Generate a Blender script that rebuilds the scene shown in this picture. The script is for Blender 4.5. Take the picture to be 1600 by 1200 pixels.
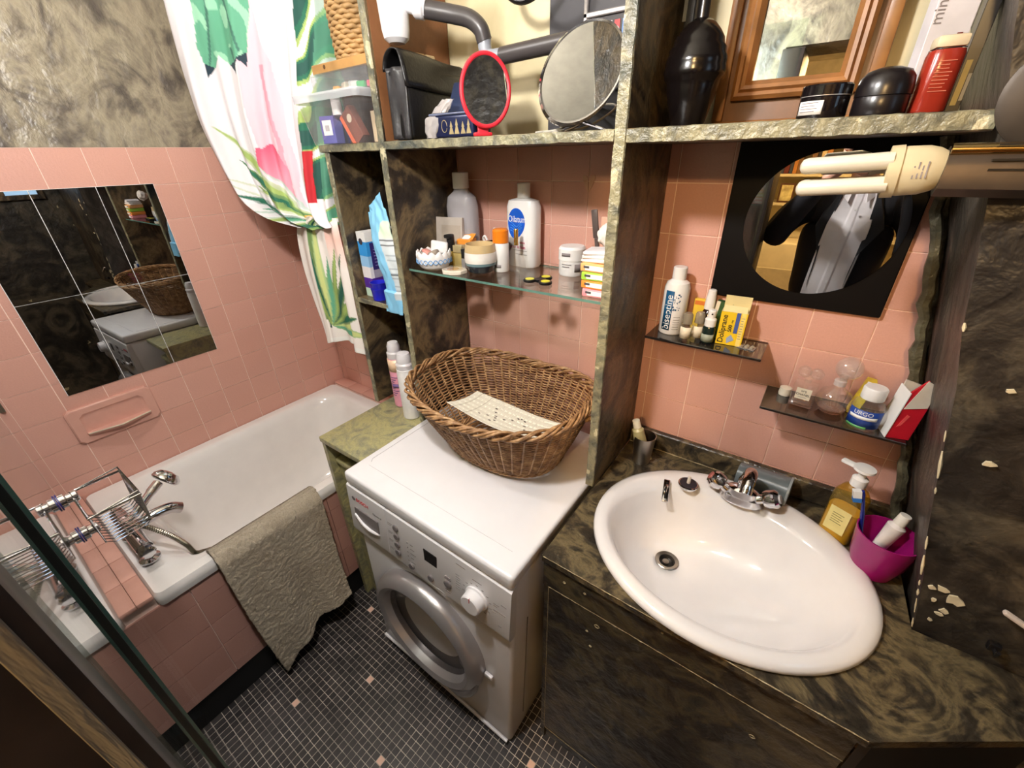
import bpy, bmesh, math, random
from mathutils import Vector, Matrix
PI = math.pi
random.seed(7)
for o in list(bpy.data.objects):
    bpy.data.objects.remove(o)
scene = bpy.context.scene
C = scene.collection

# ------------------------------------------------------------------ camera
CAM = Vector((1.8864, -1.0818, 1.6272))
FPX = 656.77
RIGHT = Vector((0.81528813, 0.57868248, -0.02078107))
DOWN = Vector((0.26246566, -0.40129321, -0.87753948))
FWD = Vector((-0.51615603, 0.70999321, -0.47905387))
cd = bpy.data.cameras.new('camera')
cam = bpy.data.objects.new('camera', cd)
C.objects.link(cam)
cam.matrix_world = Matrix(((RIGHT.x, -DOWN.x, -FWD.x, CAM.x), (RIGHT.y, -DOWN.y, -FWD.y, CAM.y),
                           (RIGHT.z, -DOWN.z, -FWD.z, CAM.z), (0, 0, 0, 1)))
cd.sensor_width = 36.0
cd.lens = FPX / 1600 * 36.0
cd.clip_start = 0.005
cd.clip_end = 60
scene.camera = cam

# ------------------------------------------------------------------ world, exposure
w = bpy.data.worlds.new('world')
scene.world = w
w.use_nodes = True
w.node_tree.nodes['Background'].inputs[0].default_value = (0.9, 0.95, 1.0, 1)
w.node_tree.nodes['Background'].inputs[1].default_value = 0.02
vs = scene.view_settings
vs.view_transform = 'Standard'
vs.look = 'None'
vs.gamma = 1
vs.use_curve_mapping = False
vs.exposure = 0.05
scene.cycles.use_denoising = True
scene.cycles.max_bounces = 10
scene.cycles.transparent_max_bounces = 24
scene.cycles.caustics_reflective = False
scene.cycles.caustics_refractive = False

LAMP_MAIN = (1.42, -0.94, 2.03)      # bulb of the bathroom ceiling lamp
LAMP_BATH = (0.72, -0.98, 2.28)      # bulb over the bath
LAMP_HALL = (1.95, -2.35, 2.20)      # bulb in the room behind the door
P_MAIN, P_BATH, P_HALL = 580.0, 270.0, 520.0


# ------------------------------------------------------------------ materials
def lin(v):
    v /= 255.0
    return v / 12.92 if v <= 0.04045 else ((v + 0.055) / 1.055) ** 2.4


def rgb(c):
    return (lin(c[0]), lin(c[1]), lin(c[2]), 1)


MATS = {}


def new_mat(name):
    m = bpy.data.materials.new(name)
    m.use_nodes = True
    nt = m.node_tree
    return m, nt, nt.nodes['Principled BSDF']


def coords(nt, scale=1.0, kind='Object', loc=(0, 0, 0), vec=None):
    tc = nt.nodes.new('ShaderNodeTexCoord')
    mp = nt.nodes.new('ShaderNodeMapping')
    mp.inputs['Scale'].default_value = vec or (scale, scale, scale)
    mp.inputs['Location'].default_value = loc
    nt.links.new(tc.outputs[kind], mp.inputs[0])
    return mp.outputs[0]


def noise(nt, vec, scale, detail=5, rough=0.55, dist=0.0):
    n = nt.nodes.new('ShaderNodeTexNoise')
    n.inputs['Scale'].default_value = scale
    n.inputs['Detail'].default_value = detail
    n.inputs['Roughness'].default_value = rough
    n.inputs['Distortion'].default_value = dist
    nt.links.new(vec, n.inputs['Vector'])
    return n.outputs[0]


def ramp(nt, fac, stops, interp='LINEAR'):
    r = nt.nodes.new('ShaderNodeValToRGB')
    r.color_ramp.interpolation = interp
    el = r.color_ramp.elements
    while len(el) < len(stops):
        el.new(0.5)
    for e, (p, c) in zip(el, stops):
        e.position = p
        e.color = rgb(c) if len(c) == 3 else c
    nt.links.new(fac, r.inputs[0])
    return r.outputs[0]


def bump(nt, bsdf, h, strength=0.3, dist=0.01):
    b = nt.nodes.new('ShaderNodeBump')
    b.inputs['Strength'].default_value = strength
    b.inputs['Distance'].default_value = dist
    nt.links.new(h, b.inputs['Height'])
    nt.links.new(b.outputs[0], bsdf.inputs['Normal'])


def mixc(nt, fac, a, b, mode='MIX'):
    m = nt.nodes.new('ShaderNodeMix')
    m.data_type = 'RGBA'
    m.blend_type = mode
    if isinstance(fac, (int, float)):
        m.inputs[0].default_value = fac
    else:
        nt.links.new(fac, m.inputs[0])
    for i, v in ((6, a), (7, b)):
        if isinstance(v, tuple):
            m.inputs[i].default_value = rgb(v) if len(v) == 3 else v
        else:
            nt.links.new(v, m.inputs[i])
    return m.outputs[2]


def plain(name, col, rough=0.45, metal=0.0, spec=0.5, var=0.06, sss=0.0, bumpy=0.0, bscale=300, coat=0.0):
    if name in MATS:
        return MATS[name]
    m, nt, b = new_mat(name)
    v = coords(nt)
    n = noise(nt, v, 14, 4)
    d = tuple(max(0, x * (1 - var)) for x in col)
    l = tuple(min(255, x * (1 + var)) for x in col)
    nt.links.new(ramp(nt, n, [(0.3, d), (0.7, l)]), b.inputs['Base Color'])
    b.inputs['Roughness'].default_value = rough
    b.inputs['Metallic'].default_value = metal
    b.inputs['Specular IOR Level'].default_value = spec
    if coat:
        b.inputs['Coat Weight'].default_value = coat
    if sss:
        b.inputs['Subsurface Weight'].default_value = sss
        b.inputs['Subsurface Radius'].default_value = (0.01, 0.006, 0.004)
    if bumpy:
        bump(nt, b, noise(nt, v, bscale, 3), bumpy, 0.002)
    MATS[name] = m
    return m


def paint(name, stops, scale=7.0, dist=2.2, rough=0.38, bstr=0.5, bscale=26.0, stretch=(1, 1, 1), chips=None, seed=0.0):
    """hand-brushed mottled faux-marble varnish"""
    m, nt, b = new_mat(name)
    v = coords(nt, vec=stretch, loc=(seed, seed * 0.7, seed * 1.3))
    n1 = noise(nt, v, scale, 6, 0.6, dist)
    n2 = noise(nt, v, scale * 2.6, 4, 0.6, 0.8)
    mx = nt.nodes.new('ShaderNodeMath')
    mx.operation = 'MULTIPLY_ADD'
    mx.inputs[1].default_value = 0.25
    nt.links.new(n2, mx.inputs[0])
    ml = nt.nodes.new('ShaderNodeMath')
    ml.operation = 'MULTIPLY'
    ml.inputs[1].default_value = 0.75
    nt.links.new(n1, ml.inputs[0])
    nt.links.new(ml.outputs[0], mx.inputs[2])
    col = ramp(nt, mx.outputs[0], stops)
    if chips:
        vo = nt.nodes.new('ShaderNodeTexNoise')
        vo.inputs['Scale'].default_value = chips[1]
        vo.inputs['Detail'].default_value = 3
        nt.links.new(v, vo.inputs['Vector'])
        mask = ramp(nt, vo.outputs[0], [(chips[2], (0, 0, 0)), (chips[2] + 0.02, (255, 255, 255))])
        col = mixc(nt, mask, col, chips[0])
    nt.links.new(col, b.inputs['Base Color'])
    b.inputs['Roughness'].default_value = rough
    nb = noise(nt, v, bscale, 4, 0.55, 0.25)
    bump(nt, b, nb, bstr, 0.012)
    MATS[name] = m
    return m


def glassy(name, tint, spec_col=(1, 1, 1, 1), ior=1.5, haze=0.0, hazecol=(235, 235, 235)):
    """clear pane: straight-through transparency plus a Fresnel mirror reflection"""
    if name in MATS:
        return MATS[name]
    m, nt, b = new_mat(name)
    nt.nodes.remove(b)
    out = nt.nodes['Material Output']
    tr = nt.nodes.new('ShaderNodeBsdfTransparent')
    v = coords(nt)
    n = noise(nt, v, 9, 3)
    t2 = tuple(min(255, x * 1.03) for x in tint)
    nt.links.new(ramp(nt, n, [(0.3, tint), (0.7, t2)]), tr.inputs[0])
    gl = nt.nodes.new('ShaderNodeBsdfGlossy')
    gl.inputs['Color'].default_value = spec_col
    gl.inputs['Roughness'].default_value = 0.02
    # Schlick reflectance from the facing angle, the same from both sides of the thin wall
    lw = nt.nodes.new('ShaderNodeLayerWeight')
    lw.inputs[0].default_value = 0.5
    pw = nt.nodes.new('ShaderNodeMath')
    pw.operation = 'POWER'
    pw.inputs[1].default_value = 5.0
    nt.links.new(lw.outputs['Facing'], pw.inputs[0])
    f0 = ((ior - 1) / (ior + 1)) ** 2
    fr = nt.nodes.new('ShaderNodeMath')
    fr.operation = 'MULTIPLY_ADD'
    fr.inputs[1].default_value = 1 - f0
    fr.inputs[2].default_value = f0
    nt.links.new(pw.outputs[0], fr.inputs[0])
    base = tr.outputs[0]
    if haze:
        df = nt.nodes.new('ShaderNodeBsdfDiffuse')
        df.inputs[0].default_value = rgb(hazecol)
        ms0 = nt.nodes.new('ShaderNodeMixShader')
        ms0.inputs[0].default_value = haze
        nt.links.new(base, ms0.inputs[1])
        nt.links.new(df.outputs[0], ms0.inputs[2])
        base = ms0.outputs[0]
    ms = nt.nodes.new('ShaderNodeMixShader')
    nt.links.new(fr.outputs[0], ms.inputs[0])
    nt.links.new(base, ms.inputs[1])
    nt.links.new(gl.outputs[0], ms.inputs[2])
    nt.links.new(ms.outputs[0], out.inputs[0])
    MATS[name] = m
    return m


def emit(name, col, strength):
    m, nt, b = new_mat(name)
    v = coords(nt)
    n = noise(nt, v, 5, 2)
    c2 = tuple(x * 0.98 for x in col)
    nt.links.new(ramp(nt, n, [(0.2, c2), (0.8, col)]), b.inputs['Emission Color'])
    b.inputs['Emission Strength'].default_value = strength
    b.inputs['Base Color'].default_value = rgb(col)
    MATS[name] = m
    return m


def vcol(name, rough=0.6, sheen=0.0):
    """printed cloth or paper: colour comes from the 'print' attribute"""
    m, nt, b = new_mat(name)
    a = nt.nodes.new('ShaderNodeAttribute')
    a.attribute_name = 'print'
    n = noise(nt, coords(nt), 500, 2)
    nt.links.new(a.outputs['Color'], b.inputs['Base Color'])
    b.inputs['Roughness'].default_value = rough
    bump(nt, b, n, 0.08, 0.001)
    MATS[name] = m
    return m


# ------------------------------------------------------------------ mesh builder
class MB:
    def __init__(s):
        s.v = []
        s.f = []
        s.col = None

    def add(s, vs, fs, xf=None):
        o = len(s.v)
        s.v += [tuple(xf @ Vector(p)) for p in vs] if xf else [tuple(p) for p in vs]
        s.f += [tuple(i + o for i in f) for f in fs]
        return s

    def box(s, a, b, r=0.0, seg=2, xf=None):
        a, b = Vector(a), Vector(b)
        lo = Vector((min(a[i], b[i]) for i in range(3)))
        hi = Vector((max(a[i], b[i]) for i in range(3)))
        bm = bmesh.new()
        bmesh.ops.create_cube(bm, size=1)
        for q in bm.verts:
            q.co = Vector((lo[i] + (q.co[i] + 0.5) * (hi[i] - lo[i]) for i in range(3)))
        if r > 0:
            r = min(r, 0.49 * min(hi[i] - lo[i] for i in range(3)))
            bmesh.ops.bevel(bm, geom=bm.edges[:], offset=r, segments=seg, affect='EDGES', profile=0.5)
        bm.verts.index_update()
        s.add([q.co.copy() for q in bm.verts], [[q.index for q in f.verts] for f in bm.faces], xf)
        bm.free()
        return s

    def lathe(s, prof, n=28, c=(0, 0, 0), sx=1.0, sy=1.0, xf=None, ex=None, flute=0, famp=0.0, cap=True):
        vs, fs = [], []
        for r, z in prof:
            for k in range(n):
                t = 2 * PI * k / n
                ct, st = math.cos(t), math.sin(t)
                q = 1.0
                if ex:
                    q = 1.0 / (abs(ct) ** ex + abs(st) ** ex) ** (1.0 / ex)
                rr = r * q * (1 + famp * math.cos(flute * t) if flute else 1)
                vs.append((c[0] + rr * ct * sx, c[1] + rr * st * sy, c[2] + z))
        m = len(prof)
        for i in range(m - 1):
            for k in range(n):
                k2 = (k + 1) % n
                fs.append((i * n + k, i * n + k2, (i + 1) * n + k2, (i + 1) * n + k))
        if cap:
            if prof[0][0] > 1e-6:
                fs.append(tuple(range(n - 1, -1, -1)))
            if prof[-1][0] > 1e-6:
                fs.append(tuple((m - 1) * n + k for k in range(n)))
        return s.add(vs, fs, xf)

    def ball(s, c, r, n=20, sx=1, sy=1, sz=1, xf=None):
        m = max(6, n // 2)
        prof = [(max(1e-5, r * math.sin(PI * i / m)), -r * math.cos(PI * i / m) * sz) for i in range(m + 1)]
        return s.lathe(prof, n, c, sx, sy, xf)

    def tube(s, pts, r, n=8, closed=False, cap=True, xf=None):
        pts = [Vector(p) for p in pts]
        m = len(pts)
        rad = r if isinstance(r, (list, tuple)) else [r] * m
        vs, fs = [], []
        t0 = (pts[1] - pts[0]).normalized()
        up = Vector((0, 0, 1)) if abs(t0.z) < 0.9 else Vector((1, 0, 0))
        nrm = (up - t0 * up.dot(t0)).normalized()
        for i in range(m):
            if closed:
                t = (pts[(i + 1) % m] - pts[i - 1])
            else:
                t = pts[min(i + 1, m - 1)] - pts[max(i - 1, 0)]
            t = t.normalized() if t.length > 1e-9 else t0
            nrm = (nrm - t * nrm.dot(t))
            nrm = nrm.normalized() if nrm.length > 1e-6 else t.orthogonal().normalized()
            bi = t.cross(nrm)
            for k in range(n):
                a = 2 * PI * k / n
                vs.append(pts[i] + (nrm * math.cos(a) + bi * math.sin(a)) * rad[i])
        for i in range(m if closed else m - 1):
            j = (i + 1) % m
            for k in range(n):
                k2 = (k + 1) % n
                fs.append((i * n + k, i * n + k2, j * n + k2, j * n + k))
        if cap and not closed:
            fs.append(tuple(range(n - 1, -1, -1)))
            fs.append(tuple((m - 1) * n + k for k in range(n)))
        return s.add(vs, fs, xf)

    def prism(s, poly, h0, h1, axis='z', xf=None):
        def P(a, b, h):
            return {'z': (a, b, h), 'y': (a, h, b), 'x': (h, a, b)}[axis]
        n = len(poly)
        vs = [P(a, b, h0) for a, b in poly] + [P(a, b, h1) for a, b in poly]
        fs = [tuple(range(n - 1, -1, -1)), tuple(range(n, 2 * n))]
        for i in range(n):
            j = (i + 1) % n
            fs.append((i, j, n + j, n + i))
        return s.add(vs, fs, xf)

    def grid(s, fn, nu, nv, closed_u=False, xf=None):
        vs = [fn(i / (nu if closed_u else nu - 1), j / (nv - 1)) for j in range(nv) for i in range(nu)]
        fs = []
        for j in range(nv - 1):
            for i in range(nu if closed_u else nu - 1):
                i2 = (i + 1) % nu
                fs.append((j * nu + i, j * nu + i2, (j + 1) * nu + i2, (j + 1) * nu + i))
        return s.add(vs, fs, xf)

    def build(s, name, mat, parent=None, loc=(0, 0, 0), smooth=35, rot=(0, 0, 0), kind=None, label=None, solid=0.0, fix=True):
        me = bpy.data.meshes.new(name)
        me.from_pydata(s.v, [], s.f)
        if fix:
            bm = bmesh.new()
            bm.from_mesh(me)
            bmesh.ops.recalc_face_normals(bm, faces=bm.faces[:])
            bm.to_mesh(me)
            bm.free()
        if s.col:
            at = me.color_attributes.new('print', 'FLOAT_COLOR', 'POINT')
            flat = []
            for c in s.col:
                flat += [c[0], c[1], c[2], 1.0]
            at.data.foreach_set('color', flat)
        me.update()
        if mat is not None:
            me.materials.append(mat)
        if smooth:
            me.polygons.foreach_set('use_smooth', [True] * len(me.polygons))
            try:
                me.set_sharp_from_angle(angle=math.radians(smooth))
            except Exception:
                pass
        o = bpy.data.objects.new(name, me)
        C.objects.link(o)
        o.location = loc
        o.rotation_euler = rot
        if parent is not None:
            o.parent = parent
        if solid:
            md = o.modifiers.new('solid', 'SOLIDIFY')
            md.thickness = solid
            md.offset = 0
        if kind:
            o['kind'] = kind
        if label:
            o['label'] = label
        return o


def thing(name, label, cat, loc=(0, 0, 0), rot=(0, 0, 0), group=None):
    o = bpy.data.objects.new(name, None)
    o.empty_display_size = 0.05
    C.objects.link(o)
    o.location = loc
    o.rotation_euler = rot if isinstance(rot, tuple) else (0, 0, rot)
    o['label'] = label
    o['category'] = cat
    if group:
        o['group'] = group
    return o


def tag(o, label, cat, group=None):
    o['label'] = label
    o['category'] = cat
    if group:
        o['group'] = group
    return o


def struct(o):
    o['kind'] = 'structure'
    return o


def text(body, size, mat, parent, loc, rot, name='lettering', extrude=0.0003, align='LEFT', sx=1.0, bold=0.0):
    cu = bpy.data.curves.new(name, 'FONT')
    cu.body = body
    cu.size = size
    cu.extrude = extrude
    cu.align_x = align
    cu.offset = bold
    cu.resolution_u = 3
    tmp = bpy.data.objects.new('tmp_text', cu)
    C.objects.link(tmp)
    dg = bpy.context.evaluated_depsgraph_get()
    me = bpy.data.meshes.new_from_object(tmp.evaluated_get(dg))
    bpy.data.objects.remove(tmp)
    bpy.data.curves.remove(cu)
    me.name = name
    me.materials.clear()
    me.materials.append(mat)
    o = bpy.data.objects.new(name, me)
    C.objects.link(o)
    o.parent = parent
    o.location = loc
    o.rotation_euler = rot
    o.scale = (sx, 1, 1)
    return o


FACE_FRONT = (PI / 2, 0, 0)            # text facing -y (towards the room)


def T(loc=(0, 0, 0), rx=0, ry=0, rz=0):
    return Matrix.Translation(loc) @ Matrix.Rotation(rz, 4, 'Z') @ Matrix.Rotation(ry, 4, 'Y') @ Matrix.Rotation(rx, 4, 'X')


def smoothpath(pts, n=8):
    """Catmull-Rom through the points"""
    P = [Vector(p) for p in pts]
    P = [P[0] * 2 - P[1]] + P + [P[-1] * 2 - P[-2]]
    out = []
    for i in range(1, len(P) - 2):
        a, b, c, d = P[i - 1:i + 3]
        for k in range(n):
            t = k / n
            out.append(0.5 * ((2 * b) + (c - a) * t + (2 * a - 5 * b + 4 * c - d) * t * t + (3 * b - a - 3 * c + d) * t ** 3))
    out.append(P[-2])
    return out


def px_of(p):
    d = Vector(p) - CAM
    z = d.dot(FWD)
    if z <= 0.01:
        return None
    return 800 + FPX * d.dot(RIGHT) / z, 600 + FPX * d.dot(DOWN) / z, z


# palette
CREAM, OLIVE = (196, 188, 146), (128, 124, 92)
m_dark = paint('dark_marbling', [(0.33, (28, 23, 20)), (0.45, (52, 44, 36)), (0.54, (112, 94, 66)), (0.60, (74, 62, 46)), (0.72, (40, 36, 32))], 3.6, 2.6)
m_edge = paint('edge_marbling', [(0.30, (66, 74, 72)), (0.44, (104, 102, 86)), (0.56, (150, 144, 114)), (0.64, (118, 116, 94)), (0.75, (92, 108, 106))], 9.0, 1.6,
               0.4, 0.6, 60, chips=((188, 180, 148), 24, 0.66))
m_wall_up = paint('wall_marbling', [(0.34, (58, 53, 52)), (0.44, (104, 95, 84)), (0.54, (160, 149, 126)), (0.62, (128, 118, 104)), (0.72, (86, 80, 76))], 5.0, 1.4,
                  0.34, 0.75, 17, stretch=(1, 1.0, 0.8))
m_green = paint('cabinet_marbling', [(0.28, (84, 84, 72)), (0.42, (140, 138, 110)), (0.56, (176, 168, 118)), (0.72, (112, 112, 100))], 9.0, 2.6,
                0.34, 0.5, 40)
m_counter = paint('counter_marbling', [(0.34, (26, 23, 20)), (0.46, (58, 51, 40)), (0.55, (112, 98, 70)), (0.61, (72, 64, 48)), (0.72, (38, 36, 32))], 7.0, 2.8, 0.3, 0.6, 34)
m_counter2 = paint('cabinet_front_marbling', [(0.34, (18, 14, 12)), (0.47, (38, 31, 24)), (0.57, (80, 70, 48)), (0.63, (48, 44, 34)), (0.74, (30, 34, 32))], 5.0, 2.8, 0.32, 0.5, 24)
m_pillar = paint('pillar_marbling', [(0.34, (34, 30, 28)), (0.48, (60, 54, 48)), (0.62, (90, 82, 72)), (0.75, (48, 44, 40))], 5.0, 1.8, 0.42, 0.7, 18,
                 stretch=(1.6, 1.6, 0.8))
m_rightwall = paint('right_wall_marbling', [(0.34, (24, 21, 20)), (0.48, (48, 43, 38)), (0.60, (86, 78, 64)), (0.70, (44, 40, 36))], 5.0, 1.8, 0.42, 0.8, 18,
                    chips=((206, 192, 152), 11, 0.70))
m_cream = paint('cream_wall_paint', [(0.3, (198, 184, 142)), (0.5, (216, 203, 164)), (0.7, (226, 215, 180))], 3.0, 0.6, 0.55, 0.25, 12)
m_brown = paint('brown_wall_paint', [(0.3, (104, 66, 40)), (0.5, (128, 84, 52)), (0.7, (146, 98, 64))], 4.0, 0.8, 0.5, 0.3, 14)
m_white = plain('white_plastic', (234, 232, 230), 0.35, var=0.015)
m_enamel = plain('white_enamel', (240, 236, 232), 0.13, var=0.01, coat=0.3)
m_ceramic = plain('white_ceramic', (236, 232, 230), 0.10, var=0.01, coat=0.4)
m_chrome = plain('chrome', (214, 214, 218), 0.07, 1.0, var=0.01)
m_steel = plain('brushed_steel', (168, 160, 150), 0.3, 1.0, var=0.04)
m_black = plain('black_plastic', (22, 20, 20), 0.3, var=0.03)
m_blackm = plain('black_matte', (20, 17, 16), 0.5, var=0.05)
m_mirror = plain('mirror_silver', (225, 228, 228), 0.0, 1.0, var=0.005)
m_mirror_old = plain('mirror_silver_old', (168, 170, 170), 0.0, 1.0, var=0.02)
m_glass = glassy('clear_glass', (244, 250, 247))
m_glass_edge = plain('glass_edge_green', (96, 132, 120), 0.15, var=0.1)
m_clear = glassy('clear_plastic', (246, 247, 248), haze=0.07, hazecol=(240, 242, 245))
m_bottleglass = glassy('bottle_glass', (251, 249, 247), ior=1.75, haze=0.035, hazecol=(245, 243, 240))
m_darkglass = glassy('smoked_glass', (52, 46, 40))
m_red = plain('red_plastic', (214, 44, 58), 0.3)
m_print_black = plain('black_print', (24, 22, 22), 0.6, var=0.02)
m_print_grey = plain('grey_print', (132, 124, 124), 0.6, var=0.03)
m_print_white = plain('white_print', (240, 240, 238), 0.6, var=0.01)
m_print = vcol('printed_paper', 0.55)
m_cloth = vcol('printed_cloth', 0.75)

# ================================================================== the room
TP = 0.11                    # tile pitch
ROW0 = 1.6728                # top line of the tiling
m_grout = plain('grout', (246, 216, 202), 0.8, var=0.05)


def tile_mat(name, c):
    m, nt, b = new_mat(name)
    v = coords(nt)
    n = noise(nt, v, 30, 4)
    nt.links.new(ramp(nt, n, [(0.3, tuple(x * 0.985 for x in c)), (0.7, tuple(min(255, x * 1.015) for x in c))]), b.inputs['Base Color'])
    b.inputs['Roughness'].default_value = 0.17
    b.inputs['Specular IOR Level'].default_value = 0.45
    bump(nt, b, noise(nt, v, 16, 2), 0.06, 0.01)
    return m


m_tiles = [tile_mat('pink_tile_%d' % i, c) for i, c in enumerate(((214, 163, 147), (212, 161, 145), (216, 165, 149)))]
m_panel_tiles = [tile_mat('rose_tile_%d' % i, c) for i, c in enumerate(((200, 152, 138), (194, 146, 132)))]
TILE_ME = {}


def tile_mesh(mi, pal, key):
    k = (key, mi)
    if k not in TILE_ME:
        mb = MB().box((-0.5, -1, -0.5), (0.5, 0, 0.5))
        bm = bmesh.new()
        bmesh.ops.create_cube(bm, size=1)
        g = 0.0009 / TP * 2
        for q in bm.verts:
            q.co.y = q.co.y - 0.5
            q.co.x *= (1 - 0.022)
            q.co.z *= (1 - 0.022)
        front = [e for e in bm.edges if all(q.co.y > -0.5 for q in e.verts)]
        bmesh.ops.bevel(bm, geom=front, offset=0.018, segments=1, affect='EDGES')
        me = bpy.data.meshes.new('tile')
        bm.to_mesh(me)
        bm.free()
        me.materials.append(pal[mi])
        TILE_ME[k] = me
    return TILE_ME[k]


def lay_tile(parent, c, w, h, axis, pal, key, th=0.006):
    """axis: outward direction of the glazed face"""
    o = bpy.data.objects.new('tile', tile_mesh(random.randrange(len(pal)), pal, key))
    C.objects.link(o)
    o.parent = parent
    rz = {'-y': PI, '+x': -PI / 2, '+z': 0}[axis]
    o.location = c
    o.scale = (w, th, h)
    if axis == '+z':
        o.rotation_euler = (PI / 2, 0, 0)
        o.rotation_euler = (PI / 2, 0, 0)
    else:
        o.rotation_euler = (random.uniform(-.002, .002), 0, rz + random.uniform(-.002, .002))
    return o


# walls -----------------------------------------------------------------
wall_left = struct(MB().box((-0.12, -1.30, 0), (-0.0022, 0.1, ROW0)).build('wall_left', m_grout))
MB().box((-0.12, -1.30, ROW0), (-0.001, 0.1, 2.5)).build('painted_plaster', m_wall_up, wall_left)
col = []
y = -0.1034 + TP
ys = [0.0] + [-0.1034 - TP * k for k in range(10)] + [-1.108]
for a, b in zip(ys[:-1], ys[1:]):
    for r in range(11):
        z1 = ROW0 - TP * r
        z0 = z1 - TP
        if z0 < 0.54:
            continue
        lay_tile(wall_left, (0, (a + b) / 2, (z0 + z1) / 2), a - b, TP, '+x', m_tiles, 'p')

wall_back = struct(MB().box((-0.12, 0.0022, 0), (2.6, 0.12, ROW0)).build('wall_back', m_grout))
MB().box((0.90, 0.002, ROW0), (2.6, 0.12, 2.5)).build('cream_plaster', m_cream, wall_back)
MB().box((-0.12, 0.002, ROW0), (0.90, 0.12, 2.5)).build('brown_plaster', m_brown, wall_back)
xs = [0.0] + [1.028 - TP * k for k in range(9, -1, -1)] + [1.028 + TP * k for k in range(1, 11)] + [2.19]
xs = sorted(xs)
for a, b in zip(xs[:-1], xs[1:]):
    for r in range(11):
        z1 = ROW0 - TP * r
        z0 = z1 - TP
        if z0 < 0.54:
            continue
        if a > 0.66 and z1 < 0.80:
            continue
        lay_tile(wall_back, ((a + b) / 2, 0, (z0 + z1) / 2), b - a, TP, '-y', m_tiles, 'p')

# right end: leaning partition and the wall beyond it ---------------------
def XR(z):
    return 2.205 - 0.235 * (z - 0.85)


wall_right = thing('wall_right', 'dark mottled leaning wall with peeling paint beside the basin', 'wall')
del wall_right['category']
wall_right['kind'] = 'structure'
mb = MB()
n = 26
rnd = random.Random(3)
pts = []
for j in range(n + 1):
    z = 0.30 + (2.5 - 0.30) * j / n
    x = XR(z)
    wob = [rnd.uniform(-.003, .003) for _ in range(4)]
    pts.append([(x + wob[0], 0.006, z), (x + .004 + wob[1], -0.10, z), (x + 0.002 + wob[2], -0.20, z), (x + wob[3], -0.285, z)])
for j in range(n):
    for i in range(3):
        mb.add([pts[j][i], pts[j][i + 1], pts[j + 1][i + 1], pts[j + 1][i]], [(0, 1, 2, 3)])
bmw = mb.build('leaning_face', m_pillar, wall_right, smooth=60, fix=False)
mb = MB()
fx = [0, 0.05, 0.12, 0.22, 0.34, 0.5]
for j in range(n):
    for i in range(5):
        q = []
        for (ii, jj) in ((i, j), (i + 1, j), (i + 1, j + 1), (i, j + 1)):
            z = 0.30 + 2.2 * jj / n
            q.append((XR(z) + fx[ii] if ii else pts[jj][3][0], -0.285 - (0.004 * math.sin(9 * z + 13 * fx[ii]) if ii else 0), z))
        mb.add(q, [(0, 1, 2, 3)])
mb.build('front_face', m_rightwall, wall_right, smooth=60, fix=False)
# ragged plaster ridge where the leaning face meets the tiles, chipped arris in front
ridge = MB()
for k in range(2):
    P = []
    for j in range(36):
        z = 0.86 + (1.64 - 0.86) * j / 35
        P.append((XR(z) - 0.004 - 0.012 * k + rnd.uniform(-.0035, .0035), -0.012 - 0.035 * k, z))
    ridge.tube(P, [0.010 + rnd.uniform(-.002, .003) for _ in P], 7)
ridge.build('plaster_ridge', paint('ridge_marbling', [(0.3, (44, 40, 32)), (0.5, (84, 80, 62)), (0.7, (128, 124, 100))], 16, 1.6, 0.4, 0.7, 40), wall_right)
chip = plain('bare_plaster', (214, 200, 166), 0.85, var=0.12)
mb = MB()
z = 0.85
while z < 1.62:
    L = rnd.uniform(0.008, 0.05)
    if rnd.random() < (0.75 if z < 1.05 else 0.5):
        r = rnd.uniform(0.0012, 0.003)
        mb.tube([(XR(z) - .001, -0.286, z), (XR(z + L / 2) - .001, -0.2865, z + L / 2), (XR(z + L) - .001, -0.286, z + L)], [r * .5, r, r * .4], 5)
    z += L + rnd.uniform(0.003, 0.02)
mb.build('chipped_edge', chip, wall_right)
mb = MB()
for (dx, z, s) in ((.03, .96, .011), (.045, .945, .014), (.02, .93, .006), (.035, .915, .008), (.015, .955, .006), (.05, 1.215, .009), (.02, .885, .006), (.09, 1.42, .02),
                   (.10, 1.39, .018), (.085, 1.37, .015), (.055, 1.33, .006), (.03, .905, .007)):
    k = rnd.randint(5, 8)
    poly = [(XR(z) + dx + s * rnd.uniform(.4, 1) * math.cos(2 * PI * i / k), z + s * rnd.uniform(.3, .9) * math.sin(2 * PI * i / k)) for i in range(k)]
    mb.prism(poly, -0.2885, -0.284, 'y')
mb.build('bare_patch', chip, wall_right)

wall_side = struct(MB().box((2.62, -1.15, 0), (2.74, 0.1, 2.5)).build('wall_side', m_rightwall))

win = thing('window_1', 'small bluish window high on the side wall', 'window', (2.615, -0.555, 1.72))
del win['category']
win['kind'] = 'structure'
for (a, b2) in (((-.02, -.19, -.30), (0, -.16, .30)), ((-.02, .16, -.30), (0, .19, .30)), ((-.02, -.16, -.30), (0, .16, -.27)), ((-.02, -.16, .27), (0, .16, .30)), ((-.018, -.012, -.27), (0, .012, .27))):
    MB().box(a, b2, .002, 1).build('window_frame', m_dark, win)
m_sky = emit('daylight_pane', (176, 214, 250), 1.3)
for yy in (-.086, .086):
    MB().box((-.008, yy - .074, -.27), (-.004, yy + .074, .27)).build('pane', m_sky, win)

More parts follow.
